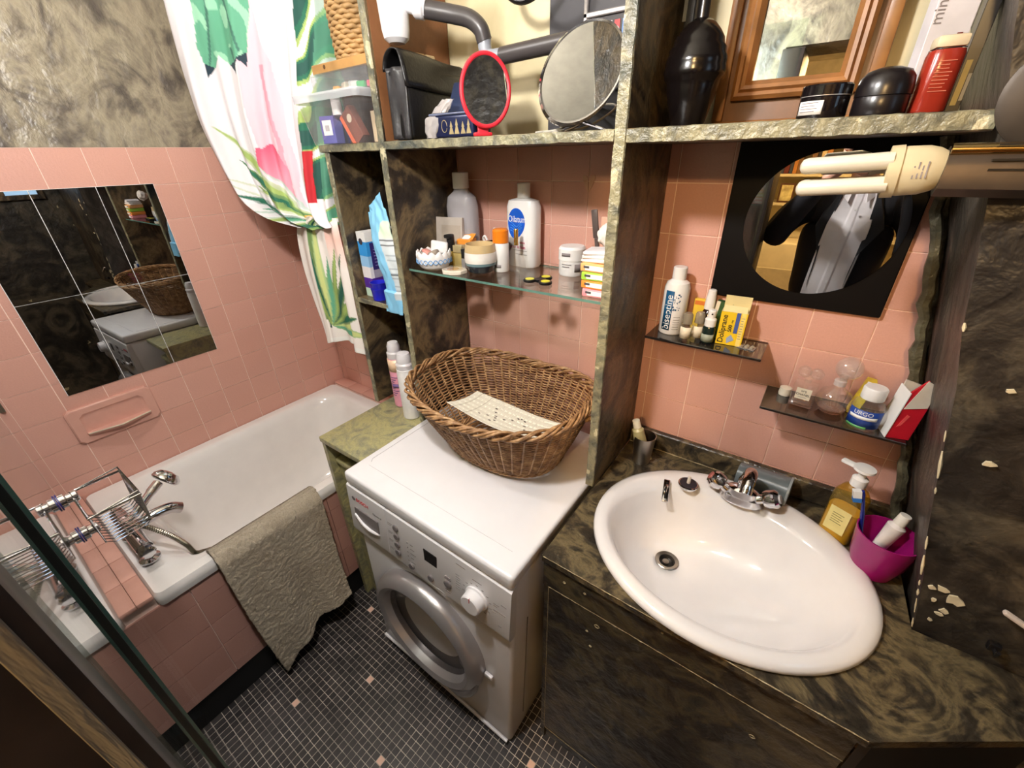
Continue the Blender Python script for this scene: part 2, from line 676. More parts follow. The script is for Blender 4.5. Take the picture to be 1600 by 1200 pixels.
# floor -------------------------------------------------------------------
m_floorgrout = plain('floor_grout', (176, 168, 156), 0.85, var=0.25)
m_mosaic = []
for i, c in enumerate(((52, 48, 48), (60, 56, 55), (46, 43, 43))):
    m_mosaic.append(plain('black_mosaic_%d' % i, c, 0.33, var=0.12))
m_mosaic_pink = plain('pink_mosaic', (236, 196, 174), 0.35, var=0.03)
floor = struct(MB().box((-0.12, -1.12, -0.10), (2.7, 0.1, -0.0012)).build('floor', m_floorgrout))
mp = 0.0214
mosaic_me = []
for mm in m_mosaic + [m_mosaic_pink]:
    b = MB().box((-0.0098, -0.0098, -0.004), (0.0098, 0.0098, 0.0), 0.0008, 1)
    me = bpy.data.meshes.new('mosaic_tile')
    me.from_pydata(b.v, [], b.f)
    me.materials.append(mm)
    mosaic_me.append(me)
pinks = {(0, 0), (10, -8), (3, -17), (38, -2), (20, -14), (27, 1), (13, -24)}
cells = []
for i in range(-8, 60):
    for j in range(-27, 26):
        x, yv = 0.765 + mp * i, -0.563 + mp * j
        if x < 0.60 or yv < -1.10 or yv > -0.01 or x > 2.5:
            continue
        q = px_of((x, yv, 0))
        vis = 0
        if q and -20 < q[0] < 1620 and -20 < q[1] < 1225:
            vis = 1.0 / q[2]
            if yv > -0.60 and 0.87 < x < 1.52:
                vis = 0
            if x > 1.52 and yv > -0.52:
                vis = 0
            if x < 0.74 and yv > -0.9:
                vis *= 0.5
        cells.append((vis, i, j, x, yv))
cells.sort(reverse=True)
rest = {0: MB(), 1: MB(), 2: MB()}
cnt = 0
for vis, i, j, x, yv in cells:
    pk = (i, j) in pinks
    r = random.random()
    k = 3 if pk else (0 if r < .5 else (1 if r < .8 else 2))
    dz = random.uniform(-0.0005, 0.0003)
    if cnt < 292 and vis > 0 or pk:
        o = bpy.data.objects.new('mosaic_tile', mosaic_me[k])
        C.objects.link(o)
        o.parent = floor
        o.location = (x + random.uniform(-.0003, .0003), yv + random.uniform(-.0003, .0003), dz)
        o.rotation_euler = (random.uniform(-.004, .004), random.uniform(-.004, .004), random.uniform(-.012, .012))
        cnt += 1
    else:
        h = 0.0098
        rest[k].add([(x - h, yv - h, dz), (x + h, yv - h, dz), (x + h, yv + h, dz), (x - h, yv + h, dz),
                     (x - h, yv - h, -.004), (x + h, yv - h, -.004), (x + h, yv + h, -.004), (x - h, yv + h, -.004)],
                    [(0, 1, 2, 3), (0, 4, 5, 1), (1, 5, 6, 2), (2, 6, 7, 3), (3, 7, 4, 0)])
for k in rest:
    rest[k].build('mosaic_tiles', m_mosaic[k], floor, smooth=0, kind='stuff', fix=False)

ceiling = struct(MB().box((-0.12, -1.12, 2.5), (2.7, 0.1, 2.6)).build('ceiling', plain('ceiling_paint', (190, 182, 164), 0.8, var=0.05)))

# bath ----------------------------------------------------------------------
def rrect(w, h, r, n=8):
    out = []
    for (cx, cy, a0) in ((w / 2 - r, h / 2 - r, 0), (-w / 2 + r, h / 2 - r, PI / 2), (-w / 2 + r, -h / 2 + r, PI), (w / 2 - r, -h / 2 + r, 1.5 * PI)):
        for k in range(n + 1):
            a = a0 + PI / 2 * k / n
            out.append((cx + r * math.cos(a), cy + r * math.sin(a)))
    return out


bath = thing('bathtub', 'white enamel bathtub against the pink tiled wall', 'bathtub', (0.337, -0.565, 0))
rings = [(0.668, 1.000, 0.015, 0.560, 0), (0.674, 1.004, 0.018, 0.575, 0), (0.674, 1.004, 0.02, 0.590, 0), (0.662, 0.992, 0.02, 0.603, 0),
         (0.600, 0.925, 0.05, 0.604, 0.004), (0.585, 0.880, 0.10, 0.602, 0.012), (0.560, 0.840, 0.11, 0.592, 0.020), (0.535, 0.810, 0.12, 0.560, 0.026), (0.500, 0.765, 0.13, 0.44, 0.030),
         (0.470, 0.715, 0.14, 0.30, 0.030), (0.430, 0.670, 0.15, 0.22, 0.03), (0.34, 0.58, 0.14, 0.195, 0.03), (0.10, 0.2, 0.045, 0.190, 0.03)]
mb = MB()
loops = [[(x, yy + dy, z) for x, yy in rrect(w, h, r)] for (w, h, r, z, dy) in rings]
n = len(loops[0])
vs = [p for l in loops for p in l]
fs = []
for i in range(len(loops) - 1):
    for k in range(n):
        fs.append((i * n + k, i * n + (k + 1) % n, (i + 1) * n + (k + 1) % n, (i + 1) * n + k))
fs.append(tuple((len(loops) - 1) * n + k for k in range(n)))
mb.add(vs, fs)
mb.build('tub', m_enamel, bath, smooth=50)
MB().lathe([(0.001, 0.0), (0.022, 0.0), (0.026, -0.002)], 20, (0, -0.20, 0.195)).build('drain', m_chrome, bath)

# tiled bath panel, black plinth, ledges
panel = thing('bath_surround', 'rose tiled surround boxing in the side of the bathtub', 'bath surround', (0.652, -0.58, 0))
MB().box((-0.03, -0.53, 0.13), (0.004, 0.53, 0.558)).build('backing', m_grout, panel)
MB().box((-0.05, -0.53, 0.0), (-0.004, 0.53, 0.13)).build('plinth', plain('black_plinth', (12, 11, 11), 0.6), panel)
zs = [0.558, 0.485, 0.379, 0.273, 0.167, 0.130]
yl = [-1.106, -0.998, -0.888, -0.778, -0.668, -0.558, -0.448, -0.338, -0.228, -0.118, -0.06]
for a, b in zip(zs[:-1], zs[1:]):
    for c, d in zip(yl[:-1], yl[1:]):
        lay_tile(panel, (0.010, (c + d) / 2 + 0.58, (a + b) / 2), d - c, a - b, '+x', m_panel_tiles, 'q')
ledge = thing('bath_ledge', 'pink tiled ledge at the tap end of the bathtub', 'ledge', (0.335, -1.086, 0.0))
MB().box((-0.33, -0.018, 0.4), (0.32, 0.018, 0.598)).build('backing', m_grout, ledge)
for k, (x0, x1) in enumerate(((-0.333, -0.14), (-0.14, 0.0), (0.0, 0.11), (0.11, 0.22), (0.22, 0.337))):
    MB().box((x0 + .0008, -0.0185, 0.596), (x1 - .0008, 0.0185, 0.612), 0.004).build('tile', m_tiles[k % 3], ledge)
ledge2 = thing('back_ledge', 'pink tiled ledge behind the far end of the bathtub', 'ledge', (0.335, -0.03, 0.0))
MB().box((-0.33, -0.030, 0.4), (0.32, 0.030, 0.600)).build('backing', m_grout, ledge2)
for k in range(6):
    x0 = -0.333 + k * 0.112
    MB().box((x0 + .0008, -0.031, 0.600), (x0 + 0.1112, 0.030, 0.612), 0.004).build('tile', m_tiles[k % 3], ledge2)

# ================================================================== bath side
# mirror of six silvered tiles
mir = thing('wall_mirror', 'wall mirror made of six tall mirror tiles on the pink bath wall', 'mirror', (0.0, -0.735, 1.265))
MB().box((0.0003, -0.2272, -0.302), (0.0010, 0.2272, 0.302)).build('backing', m_print_white, mir)
for i in range(3):
    for j in range(2):
        yc, zc = (0.2265 - 0.0755) - 0.151 * i, 0.151 - 0.302 * j
        me = MB().box((0.0011, yc - 0.0746, zc - 0.1501), (0.0030, yc + 0.0746, zc + 0.1501), 0.0003, 1)
        o = me.build('mirror_tile', m_mirror_old, mir, smooth=0)
        o.rotation_euler = (0, random.uniform(-.0015, .0015), random.uniform(-.0015, .0015))

# ceramic soap dish set into the wall
dish = thing('soap_dish', 'pink ceramic soap dish recessed in the tiles under the wall mirror', 'soap dish', (0.0, -0.880, 0.852))
m_dish = m_tiles[0]
mb = MB()
W, H = 0.118, 0.064
def ring(w, h, x, dz=0):
    c = 0.012
    return [(x, -w, -h + c + dz), (x, -w + c, -h + dz), (x, w - c, -h + dz), (x, w, -h + c + dz), (x, w, h - c + dz), (x, w - c, h + dz), (x, -w + c, h + dz), (x, -w, h - c + dz)]
L = [ring(W, H, 0.0), ring(W, H, 0.010), ring(W - .004, H - .004, 0.014), ring(W - 0.030, H - 0.026, 0.014, .004), ring(W - 0.036, H - 0.032, 0.0085, .004), ring(W - 0.04, H - 0.034, 0.008, .004)]
fs = []
for i in range(len(L) - 1):
    for k in range(8):
        fs.append((i * 8 + k, i * 8 + (k + 1) % 8, (i + 1) * 8 + (k + 1) % 8, (i + 1) * 8 + k))
fs.append(tuple(range(40, 48)))
mb.add([p for l in L for p in l], fs)
mb.build('surround', m_dish, dish, smooth=30)
mb = MB()
poly = [(-0.092, 0), (-0.088, 0.024), (-0.05, 0.034), (0.0, 0.046), (0.05, 0.034), (0.088, 0.024), (0.092, 0)]
mb.prism([(b, a) for a, b in poly], -0.034, -0.026)
mb.tube([(b, a, -0.026) for a, b in poly[1:-1]], 0.0045, 8)
mb.build('tray', m_tiles[2], dish, smooth=30)
MB().tube([(b + .0045, a, -0.0255) for a, b in poly[1:-1]], 0.0022, 6).build('worn_lip', plain('worn_glaze', (214, 202, 176), 0.4, var=0.1), dish)

# glass screen at the tap end
scr = thing('glass_screen', 'clear glass screen standing across the tap end of the bathtub', 'glass screen', (0.0, -1.106, 0.0))
GA = 1.482
MB().box((0.004, -0.002, 0.62), (0.672, 0.002, 2.1)).build('glass_pane', m_glass, scr, smooth=0)
MB().box((0.676, -0.002, 0.0), (GA, 0.002, 2.1)).build('glass_pane', m_glass, scr, smooth=0)
MB().box((GA, -0.002, 0.0), (GA + 0.0008, 0.002, 2.1)).build('polished_edge', m_glass_edge, scr)
MB().box((0.6722, -0.0018, 0.62), (0.6758, 0.0018, 2.1)).build('joint_seal', glassy('seal_plastic', (226, 226, 224), haze=0.25), scr)
MB().box((GA + 0.006, -0.0050, 0.0), (1.640, -0.0030, 2.1)).build('door_glass', m_glass, scr, smooth=0)
MB().box((GA + 0.0010, -0.0055, 0.0), (GA + 0.0055, -0.0005, 2.1)).build('door_seal', plain('dark_gasket', (18, 22, 20), 0.4), scr)
mb = MB()
mb.box((0.004, 0.0022, 0.98), (0.014, 0.008, 2.1))
mb.build('wall_channel', plain('aluminium_channel', (150, 142, 128), 0.35, 0.9), scr)

# wire rack bolted to the glass
rack = thing('wire_rack', 'chrome wire rack bolted to the glass screen over the bath taps', 'rack', (0.865, -1.1035, 1.030))
wr = 0.0012
hx, dp = 0.062, 0.098
top = [(-hx, 0.020, 0.030), (-hx, dp, 0.030), (hx, dp, 0.030), (hx, 0.020, 0.030)]
MB().tube(top + [top[0]], 0.0027, 8).tube([(-hx, dp, .040), (hx, dp, .040)], .0015, 8).tube([(-hx, .020, .030), (-hx, dp, .040)], .0015, 8).tube([(hx, .020, .030), (hx, dp, .040)], .0015, 8).build('rim_wire', m_chrome, rack)
mb = MB()
for k in range(11):
    x = -hx + 0.003 + (2 * hx - .006) * k / 10
    mb.tube([(x, 0.020, 0.030), (x, 0.022, -0.032), (x, 0.034, -0.042), (x, dp - .014, -0.042), (x, dp - .004, -0.034), (x, dp, 0.030)], wr, 6)
mb.build('cross_wires', m_chrome, rack)
mb = MB()
for (yy, zz) in ((0.022, -0.032), (0.055, -0.0435), (dp - .004, -0.034)):
    mb.tube([(-hx, yy, zz), (hx, yy, zz)], 0.0015, 6)
mb.build('length_wires', m_chrome, rack)
for zz in (0.052, -0.030):
    mb = MB()
    X = T((0.0, 0, zz), rx=-PI / 2)
    mb.lathe([(0.0135, 0.0022), (0.0135, 0.010), (0.0095, 0.012), (0.0095, 0.019), (0.0115, 0.020), (0.0115, 0.026), (0.008, 0.028)], 22, xf=X)
    b = mb.build('bolt', m_chrome, rack)
    mb = MB().lathe([(0.0165, 0.0), (0.0165, 0.0022)], 24, xf=X)
    mb.build('washer', plain('blue_washer', (24, 26, 92), 0.4), b)
MB().tube(smoothpath([(-hx, .020, .030), (-.03, .020, .040), (0, .020, .056), (.03, .020, .040), (hx, .020, .030)], 5), .0016, 6).build('hanger_wire', m_chrome, rack)

# bath mixer, hose and hand shower
mix = thing('bath_mixer', 'chrome bath mixer tap on the near end of the tub', 'tap', (0.44, -1.025, 0.6045))
mb = MB()
for dx in (-0.075, 0.075):
    mb.lathe([(0.026, 0.0), (0.026, 0.006), (0.014, 0.010), (0.013, 0.055)], 18, (dx, 0, 0))
mb.tube([(-0.11, 0, 0.065), (0.11, 0, 0.065)], 0.021, 18)
mb.build('body', m_chrome, mix)
for dx in (-0.128, 0.128):
    mb = MB()
    s = 1 if dx > 0 else -1
    mb.lathe([(0.014, 0), (0.019, 0.006), (0.019, 0.024), (0.014, 0.028)], 16, xf=T((dx - s * 0.02, 0, 0.065), ry=s * PI / 2), flute=8, famp=0.05)
    mb.build('handle', m_chrome, mix)
MB().tube(smoothpath([(0.0, 0.01, 0.07), (0.0, 0.05, 0.082), (0.0, 0.10, 0.078), (0.0, 0.125, 0.060)], 6), 0.017, 16).build('spout', m_chrome, mix)
MB().tube([(0, 0, 0.08), (0, 0, 0.115)], 0.014, 14).box((-0.022, -0.012, 0.112), (0.022, 0.014, 0.124), 0.004).build('shower_cradle', m_chrome, mix)
shw = thing('hand_shower', 'chrome hand shower with ribbed hose resting on the bath mixer', 'hand shower', (0.44, -1.00, 0.732))
mb = MB()
mb.tube(smoothpath([(0.05, -0.03, 0.0), (0.02, 0.01, 0.008), (-0.02, 0.06, 0.02), (-0.035, 0.085, 0.028)], 6), [0.011] * 6 + [0.012] * 6 + [0.014] * 7, 14)
mb.build('handle', m_chrome, shw)
X = T((-0.045, 0.105, 0.022), rx=math.radians(-58), rz=math.radians(12))
MB().lathe([(0.008, 0.026), (0.026, 0.022), (0.037, 0.010), (0.039, 0.0), (0.036, -0.004)], 24, xf=X).build('head', m_chrome, shw)
MB().lathe([(0.034, -0.006), (0.001, -0.0075)], 24, xf=X).build('spray_face', plain('grey_rubber', (92, 98, 110), 0.5), shw)
P = smoothpath([(0.05, -0.03, 0.0), (0.085, 0.0, -0.01), (0.115, 0.035, -0.06), (0.13, 0.055, -0.11), (0.152, 0.06, -0.134), (0.160, 0.075, -0.140), (0.150, 0.11, -0.17), (0.12, 0.12, -0.26), (0.05, 0.13, -0.36), (-0.05, 0.16, -0.40)], 26)
MB().tube(P, [0.0068 + (0.0013 if k % 2 else -0.0005) for k in range(len(P))], 10).build('hose', plain('hose_steel', (176, 170, 158), 0.25, 1.0), shw, smooth=0)

# bath mat over the tub edge
mat_o = thing('bath_mat', 'beige towelling bath mat draped over the tub edge beside the washing machine', 'bath mat', (0.672, -0.755, 0.604))
m_tow, nt, b = new_mat('beige_towelling')
v = coords(nt)
nn = noise(nt, v, 260, 6, 0.75, 0.5)
n3 = noise(nt, v, 12, 3)
nt.links.new(mixc(nt, 0.5, ramp(nt, nn, [(0.35, (150, 134, 112)), (0.65, (226, 212, 190))]), ramp(nt, n3, [(0.3, (178, 160, 134)), (0.7, (212, 198, 172))])), b.inputs['Base Color'])
b.inputs['Roughness'].default_value = 0.95
b.inputs['Specular IOR Level'].default_value = 0.1
b.inputs['Sheen Weight'].default_value = 0.3
bump(nt, b, nn, 0.9, 0.006)
rm = random.Random(5)
NU, NV = 84, 110
from mathutils import noise as mnoise


def mat_pt(u, v):
    # v: 0 inside the tub .. 1 at the lower hem; u: 0 near end .. 1 far end
    yc = -0.165 + 0.33 * u
    s = v * 0.70
    if s < 0.06:
        x, z = -0.052 + s * 0.25, -0.035 + s * 0.75
    elif s < 0.13:
        t = (s - 0.06) / 0.07
        x, z = -0.037 + t * 0.052, 0.010 + 0.012 * math.sin(PI * t)
    else:
        t = (s - 0.13)
        a = min(1, t / 0.03)
        x = 0.015 + 0.016 * math.sin(a * PI / 2)
        z = 0.010 - t
    hang = max(0, (s - 0.13)) / 0.57
    yc = yc * (1 - 0.06 * hang) - 0.012 * hang + 0.03 * hang * hang * (1 - u)
    x += hang * (0.010 + 0.016 * math.sin(2.2 * PI * u + 0.6) + 0.010 * math.sin(5 * PI * u + 2)) + 0.03 * hang ** 2 * (0.3 + u)
    z += 0.105 * hang ** 3 * u + 0.02 * hang ** 2 * math.sin(3 * u)
    nz = mnoise.noise(Vector((u * 26, v * 50, 1.3))) * 0.0022
    if s > 0.10:
        nz += mnoise.noise(Vector((u * 80, v * 150, 4.3))) * 0.0022
    else:
        nz += 0.0016 * math.sin(s * 2 * PI / 0.0085)
    return (x + nz, yc + nz * 0.3, z + nz)


MB().grid(mat_pt, 150, 260).build('towelling', m_tow, mat_o, smooth=80, solid=0.008)

# ------------------------------------------------------------------ shower curtain
def cl(*c):
    return (lin(c[0]), lin(c[1]), lin(c[2]))


def lerp(a, b, t):
    return tuple(a[i] + (b[i] - a[i]) * t for i in range(3))


def leafmask(x, y, cx, cy, L, W, ang):
    dx, dy = x - cx, y - cy
    ca, sa = math.cos(ang), math.sin(ang)
    a = (dx * ca + dy * sa) / L
    bb = (-dx * sa + dy * ca) / W
    if a < 0 or a > 1:
        return None
    wv = math.sin(PI * a ** 0.8)
    if wv <= 0 or abs(bb) > wv:
        return None
    return a, bb / max(wv, 1e-3)


G1, G2, G3, G4 = cl(98, 168, 136), cl(34, 104, 80), cl(160, 184, 104), cl(26, 50, 64)
WH, PK, PK2, RD, YL = cl(228, 224, 228), cl(228, 168, 186), cl(218, 84, 118), cl(190, 30, 42), cl(232, 180, 84)


def frond(c, x, y, cx, cy, ang0, ang1, n, L, W, pal):
    for k in range(n):
        a = ang0 + (ang1 - ang0) * k / max(1, n - 1)
        m = leafmask(x, y, cx, cy, L * (0.8 + 0.2 * ((k * 7) % 3)), W, a)
        if m:
            col = pal[k % len(pal)]
            return lerp(col, pal[(k + 1) % len(pal)], 0.5 * abs(m[1])) if abs(m[1]) > .55 else col
    return c


def print_main(u, v):
    x, y = u, v * 1.25
    wob = 0.02 * mnoise.noise(Vector((u * 9, v * 9, 0.2)))
    x += wob
    c = WH
    # pink streak and flower
    if abs(x - (0.44 + 0.16 * v)) < 0.05 + 0.05 * math.sin(4 * v):
        c = lerp(c, PK, 0.6)
    if abs(x - (0.50 + 0.08 * v)) < 0.013 and v > .2:
        c = lerp(c, PK2, 0.45)
    m = leafmask(x, y, 0.40, 0.60, 0.34, 0.09, 1.1)
    if m:
        c = lerp(PK2, PK, m[0])
    m = leafmask(x, y, 0.48, 0.58, 0.30, 0.07, 1.6)
    if m:
        c = lerp(PK2, PK, m[0] * 1.1)
    # big leaf at the top left
    for (cx, cy, L, W, a) in ((0.30, -0.25, 0.55, 0.17, 1.50), (0.30, -0.20, 0.52, 0.10, 1.9), (0.26, -0.2, 0.50, 0.10, 1.2)):
        m = leafmask(x, y, cx, cy, L, W, a)
        if m:
            c = G1 if abs(m[1]) > 0.12 else lerp(G1, G4, 0.6)
            if m[0] > 0.86:
                c = G4
            elif mnoise.noise(Vector((x * 14, y * 14, 2))) > 0.25:
                c = lerp(G1, cl(170, 222, 190), 0.7)
    # palm fronds lower left
    c2 = frond(None, x, y, 0.72, 1.20, 3.16, 4.10, 10, 0.80, 0.052, (G2, G3, WH, G1, G2, WH, G3))
    if c2:
        c = c2
    c2 = frond(None, x, y, 0.66, 1.25, 2.8, 3.2, 4, 0.6, 0.05, (G4, G2, G3, G2))
    if c2:
        c = c2
    # dark palm band at the right
    if x > 0.70:
        s = math.sin(22 * (y + 0.5 * x) + 3 * mnoise.noise(Vector((u * 6, v * 6, 9))))
        if v < 0.72:
            c = lerp(G2, G4, 0.55) if s > 0.35 else (G2 if s > -0.3 else (G3 if s > -0.75 else WH))
            if x > 0.86:
                c = lerp(c, G1, 0.5)
        elif x > 0.86:
            c = G1 if s > 0 else (G3 if s > -0.6 else WH)
        else:
            c = WH
    if 0.66 < x < 0.74 and v < .55:
        c = WH
    if 0.735 < x < 0.80 and 0.50 < v < 0.74:
        c = RD
    m = leafmask(x, y, 0.56, 1.03, 0.10, 0.035, 1.2)
    if m:
        c = YL
    m = leafmask(x, y, 0.63, 1.10, 0.08, 0.02, 0.4)
    if m:
        c = PK2
    return c


cur = thing('shower_curtain', 'white shower curtain with green palm leaves and pink flowers bunched beside the shelves', 'shower curtain', (0.36, -0.24, 0.0))
# left and right outlines, top to bottom (x, y, z)
LO = [(0.20, -0.34, 2.45), (0.16, -0.34, 2.25), (0.112, -0.335, 2.05), (0.085, -0.33, 1.93), (0.070, -0.325, 1.85), (0.066, -0.32, 1.74), (0.076, -0.31, 1.65), (0.105, -0.305, 1.57), (0.155, -0.30, 1.50), (0.27, -0.29, 1.455), (0.43, -0.28, 1.432)]
RO = [(0.62, -0.10, 2.45), (0.625, -0.10, 2.25), (0.625, -0.10, 2.05), (0.625, -0.12, 1.93), (0.622, -0.14, 1.85), (0.620, -0.17, 1.74), (0.618, -0.19, 1.65), (0.616, -0.21, 1.57), (0.612, -0.225, 1.50), (0.605, -0.235, 1.462), (0.598, -0.24, 1.440)]


def poly_at(P, t):
    f = t * (len(P) - 1)
    i = min(int(f), len(P) - 2)
    return Vector(P[i]).lerp(Vector(P[i + 1]), f - i)


LOS, ROS = smoothpath(LO, 8), smoothpath(RO, 8)


def cur_pt(u, v):
    a, b = poly_at(LOS, v), poly_at(ROS, v)
    p = a.lerp(b, u)
    fold = 0.026 * math.sin(2 * PI * (2.6 * u + 0.10 * v) + 0.7) + 0.012 * math.sin(2 * PI * (6.1 * u - 0.25 * v)) + 0.004 * math.sin(2 * PI * 13 * u + 5 * v)
    fold *= min(1.0, 0.35 + 1.3 * v if v < 0.5 else 1.0) * (1.0 if v < 0.9 else 1 - 5 * (v - 0.9))
    d = Vector((0.55, -0.83, 0))
    p = p + d * fold
    p.z += 0.012 * math.sin(PI * u) * (-1 if v > .8 else 0) + 0.004 * mnoise.noise(Vector((u * 8, v * 12, 5)))
    return (p.x - 0.36, p.y + 0.24, p.z)


NU, NV = 190, 260
mb = MB().grid(cur_pt, NU, NV)
mb.col = [print_main(i / (NU - 1), max(0.0, (j / (NV - 1) - 0.2) / 0.8)) for j in range(NV) for i in range(NU)]
mb.build('gathered_cloth', m_cloth, cur, smooth=80, solid=0.0012, fix=False)


def print_tail(u, v):
    c = cl(236, 228, 222)
    if u < 0.34:
        return lerp(c, cl(214, 200, 188), 0.4) if u > 0.10 else c
    x, y = u, v
    if v > 0.94:
        return cl(246, 243, 238)
    c = cl(244, 236, 230)
    if 0.1 < v < 0.4 and u > .62:
        c = lerp(c, cl(240, 178, 160), 0.7 * (1 - abs(v - .25) / .15))
    c2 = frond(None, x, y, 0.42, 0.80, -2.0, 0.25, 10, 0.60, 0.045, (G3, G2, cl(206, 216, 140), G1, G3, lerp(G2, G4, .4)))
    if c2:
        return c2
    if abs(x - 0.42 - 0.03 * math.sin(5 * v)) < 0.015 and v < .82:
        return lerp(G2, G4, .5)
    if u < .46 and v < .75:
        return lerp(G3, G2, .5)
    return c


TL = [(0.46, -0.262, 1.46), (0.375, -0.262, 1.42), (0.345, -0.26, 1.30), (0.345, -0.255, 1.17), (0.352, -0.25, 1.06), (0.352, -0.25, 0.99)]
TR = [(0.598, -0.236, 1.46), (0.603, -0.24, 1.42), (0.618, -0.245, 1.30), (0.624, -0.25, 1.17), (0.626, -0.25, 1.08), (0.624, -0.25, 1.008)]
TLS, TRS = smoothpath(TL, 6), smoothpath(TR, 6)


def tail_pt(u, v):
    p = poly_at(TLS, v).lerp(poly_at(TRS, v), u)
    f = 0.016 * math.sin(2 * PI * 1.7 * u + 0.5 + 0.8 * v) + 0.006 * math.sin(2 * PI * 4.3 * u)
    if 0.22 < u < 0.36:
        f -= 0.020 * math.sin(PI * (u - .22) / .14)
    p.y += f * (0.4 + 0.6 * v)
    if u < 0.2:
        p.z += 0.0
    p.z += v * 0.03 * math.sin(PI * u) - 0.015 * v
    return (p.x - 0.36, p.y + 0.24, p.z)


NU, NV = 90, 150
mb = MB().grid(tail_pt, NU, NV)
mb.col = [print_tail(i / (NU - 1), j / (NV - 1)) for j in range(NV) for i in range(NU)]
mb.build('hanging_tail', m_cloth, cur, smooth=80, solid=0.0012, fix=False)
MB().tube([(-0.35, -0.10, 2.445), (0.28, 0.14, 2.445)], 0.010, 10).build('curtain_rail', m_chrome, cur)

# ================================================================== shelf unit
unit = thing('shelf_unit', 'built-in open shelf unit of dark marbled boards with pale front edges', 'shelf unit', (1.10, -0.135, 0.0))
UX, UY = 1.10, -0.135


def board(name, a, b, edge='y'):
    """dark board whose front 2 mm carry the pale painted edge"""
    a2, b2 = Vector(a) - Vector((UX, UY, 0)), Vector(b) - Vector((UX, UY, 0))
    o = MB().box((a2.x, a2.y + 0.003, a2.z), (b2.x, b2.y, b2.z), 0.0008, 1).build(name, m_dark, unit, smooth=0)
    # uneven brushed edge
    rr = random.Random(a[0] * 1000 + a[2] * 77)
    vert = (b2.z - a2.z) > (b2.x - a2.x)
    L = (b2.z - a2.z) if vert else (b2.x - a2.x)
    n = max(8, int(L / 0.012))
    mbx = MB()
    P = []
    for i in range(n + 1):
        t = i / n
        j = [rr.uniform(-.0009, .0009) for _ in range(3)]
        if vert:
            z = a2.z + L * t
            P.append([(a2.x + j[0], a2.y + .0035, z), (a2.x + .0015 + j[0], a2.y + j[2] * .6, z), (b2.x - .0015 + j[1], a2.y + j[2] * .6, z), (b2.x + j[1], a2.y + .0035, z)])
        else:
            x = a2.x + L * t
            P.append([(x, a2.y + .0035, a2.z + j[0]), (x, a2.y + j[2] * .6, a2.z + .0015 + j[0]), (x, a2.y + j[2] * .6, b2.z - .0015 + j[1]), (x, a2.y + .0035, b2.z + j[1])])
    vs = [p for q in P for p in q]
    fs = []
    for i in range(n):
        for k in range(3):
            fs.append((i * 4 + k, i * 4 + k + 1, (i + 1) * 4 + k + 1, (i + 1) * 4 + k))
    mbx.add(vs, fs).build('front_edge', m_edge, o, smooth=50)
    return o


board('upright', (0.645, -0.268, 0.812), (0.664, -0.002, 1.643))
board('upright', (0.894, -0.272, 0.812), (0.914, -0.002, 2.49))
board('upright', (1.533, -0.272, 0.846), (1.556, -0.002, 2.49))
board('shelf', (0.628, -0.270, 1.643), (0.894, -0.002, 1.662))
board('shelf', (0.914, -0.2715, 1.644), (1.533, -0.002, 1.663))
board('shelf', (1.5565, -0.2715, 1.640), (2.016, -0.002, 1.663))
board('shelf', (0.664, -0.268, 1.203), (0.894, -0.002, 1.219))
MB().box((0.9142 - UX, -0.262 + 0.135, 1.664), (0.9155 - UX, 0.132, 2.49)).build('brown_lining', m_brown, unit)
# added dark panel: the left bay's shaded back wall put into its colour
MB().box((0.664 - UX, 0.128, 0.83), (0.894 - UX, 0.133, 1.643)).build('back_panel', m_dark, unit)

# glass shelf across the middle bay
gsh = thing('glass_shelf', 'clear glass shelf crowded with toiletries above the washing machine', 'shelf', (1.2235, -0.125, 1.334))
MB().box((-0.308, -0.120, 0.0), (0.308, 0.118, 0.006)).build('glass_plate', m_glass, gsh, smooth=0)
MB().box((-0.308, -0.1206, 0.0), (0.308, -0.1200, 0.006)).build('polished_edge', m_glass_edge, gsh, smooth=0)
MB().box((-0.308, 0.1181, 0.0), (0.308, 0.1185, 0.006)).build('rear_edge', m_glass_edge, gsh, smooth=0)

# low painted cabinet between bath and washing machine
cab = thing('side_cabinet', 'narrow green marbled cabinet between the bathtub and the washing machine', 'cabinet', (0.79, -0.27, 0.0))
MB().box((-0.114, -0.258, 0.790), (0.120, 0.26, 0.811), 0.004).build('top', m_green, cab)
MB().box((-0.112, -0.252, 0.0), (-0.094, 0.26, 0.790)).build('side_panel', m_green, cab)
MB().box((-0.093, -0.235, 0.690), (0.10, -0.19, 0.716), 0.008, 3).build('rail', m_green, cab)
MB().box((-0.093, -0.225, 0.0), (0.10, -0.210, 0.685), 0.002, 1).build('door', m_green, cab)
MB().box((-0.093, 0.245, 0.0), (0.11, 0.258, 0.790)).build('back_panel', m_brown, cab)

# ================================================================== washing machine
wm = thing('washing_machine', 'white front-loading washing machine under the wicker basket', 'washing machine', (1.2035, -0.315, 0.0), (0, math.radians(2.2), 0))
WF = -0.285                        # local y of the front face
m_wm = plain('appliance_white', (236, 234, 236), 0.28, var=0.008)
m_wmg = plain('appliance_grey', (120, 114, 114), 0.35, var=0.02)
m_silver = plain('silver_plastic', (168, 164, 164), 0.28, 0.55, var=0.02)
MB().box((-0.293, WF, 0.018), (0.293, 0.28, 0.792), 0.012, 3).build('body', m_wm, wm)
mb = MB().box((-0.296, WF - 0.010, 0.793), (0.296, 0.285, 0.836), 0.010, 3)
mb.build('top_plate', m_wm, wm)
MB().tube([(-0.270, 0.27, 0.8362), (-0.270, -0.21, 0.8362), (-0.262, -0.222, 0.8362)], 0.0009, 6).tube([(-0.255, -0.235, 0.8360), (0.255, -0.235, 0.8360)], 0.0006, 6).build('lid_groove', plain('groove_grey', (196, 194, 196), .4), wm)
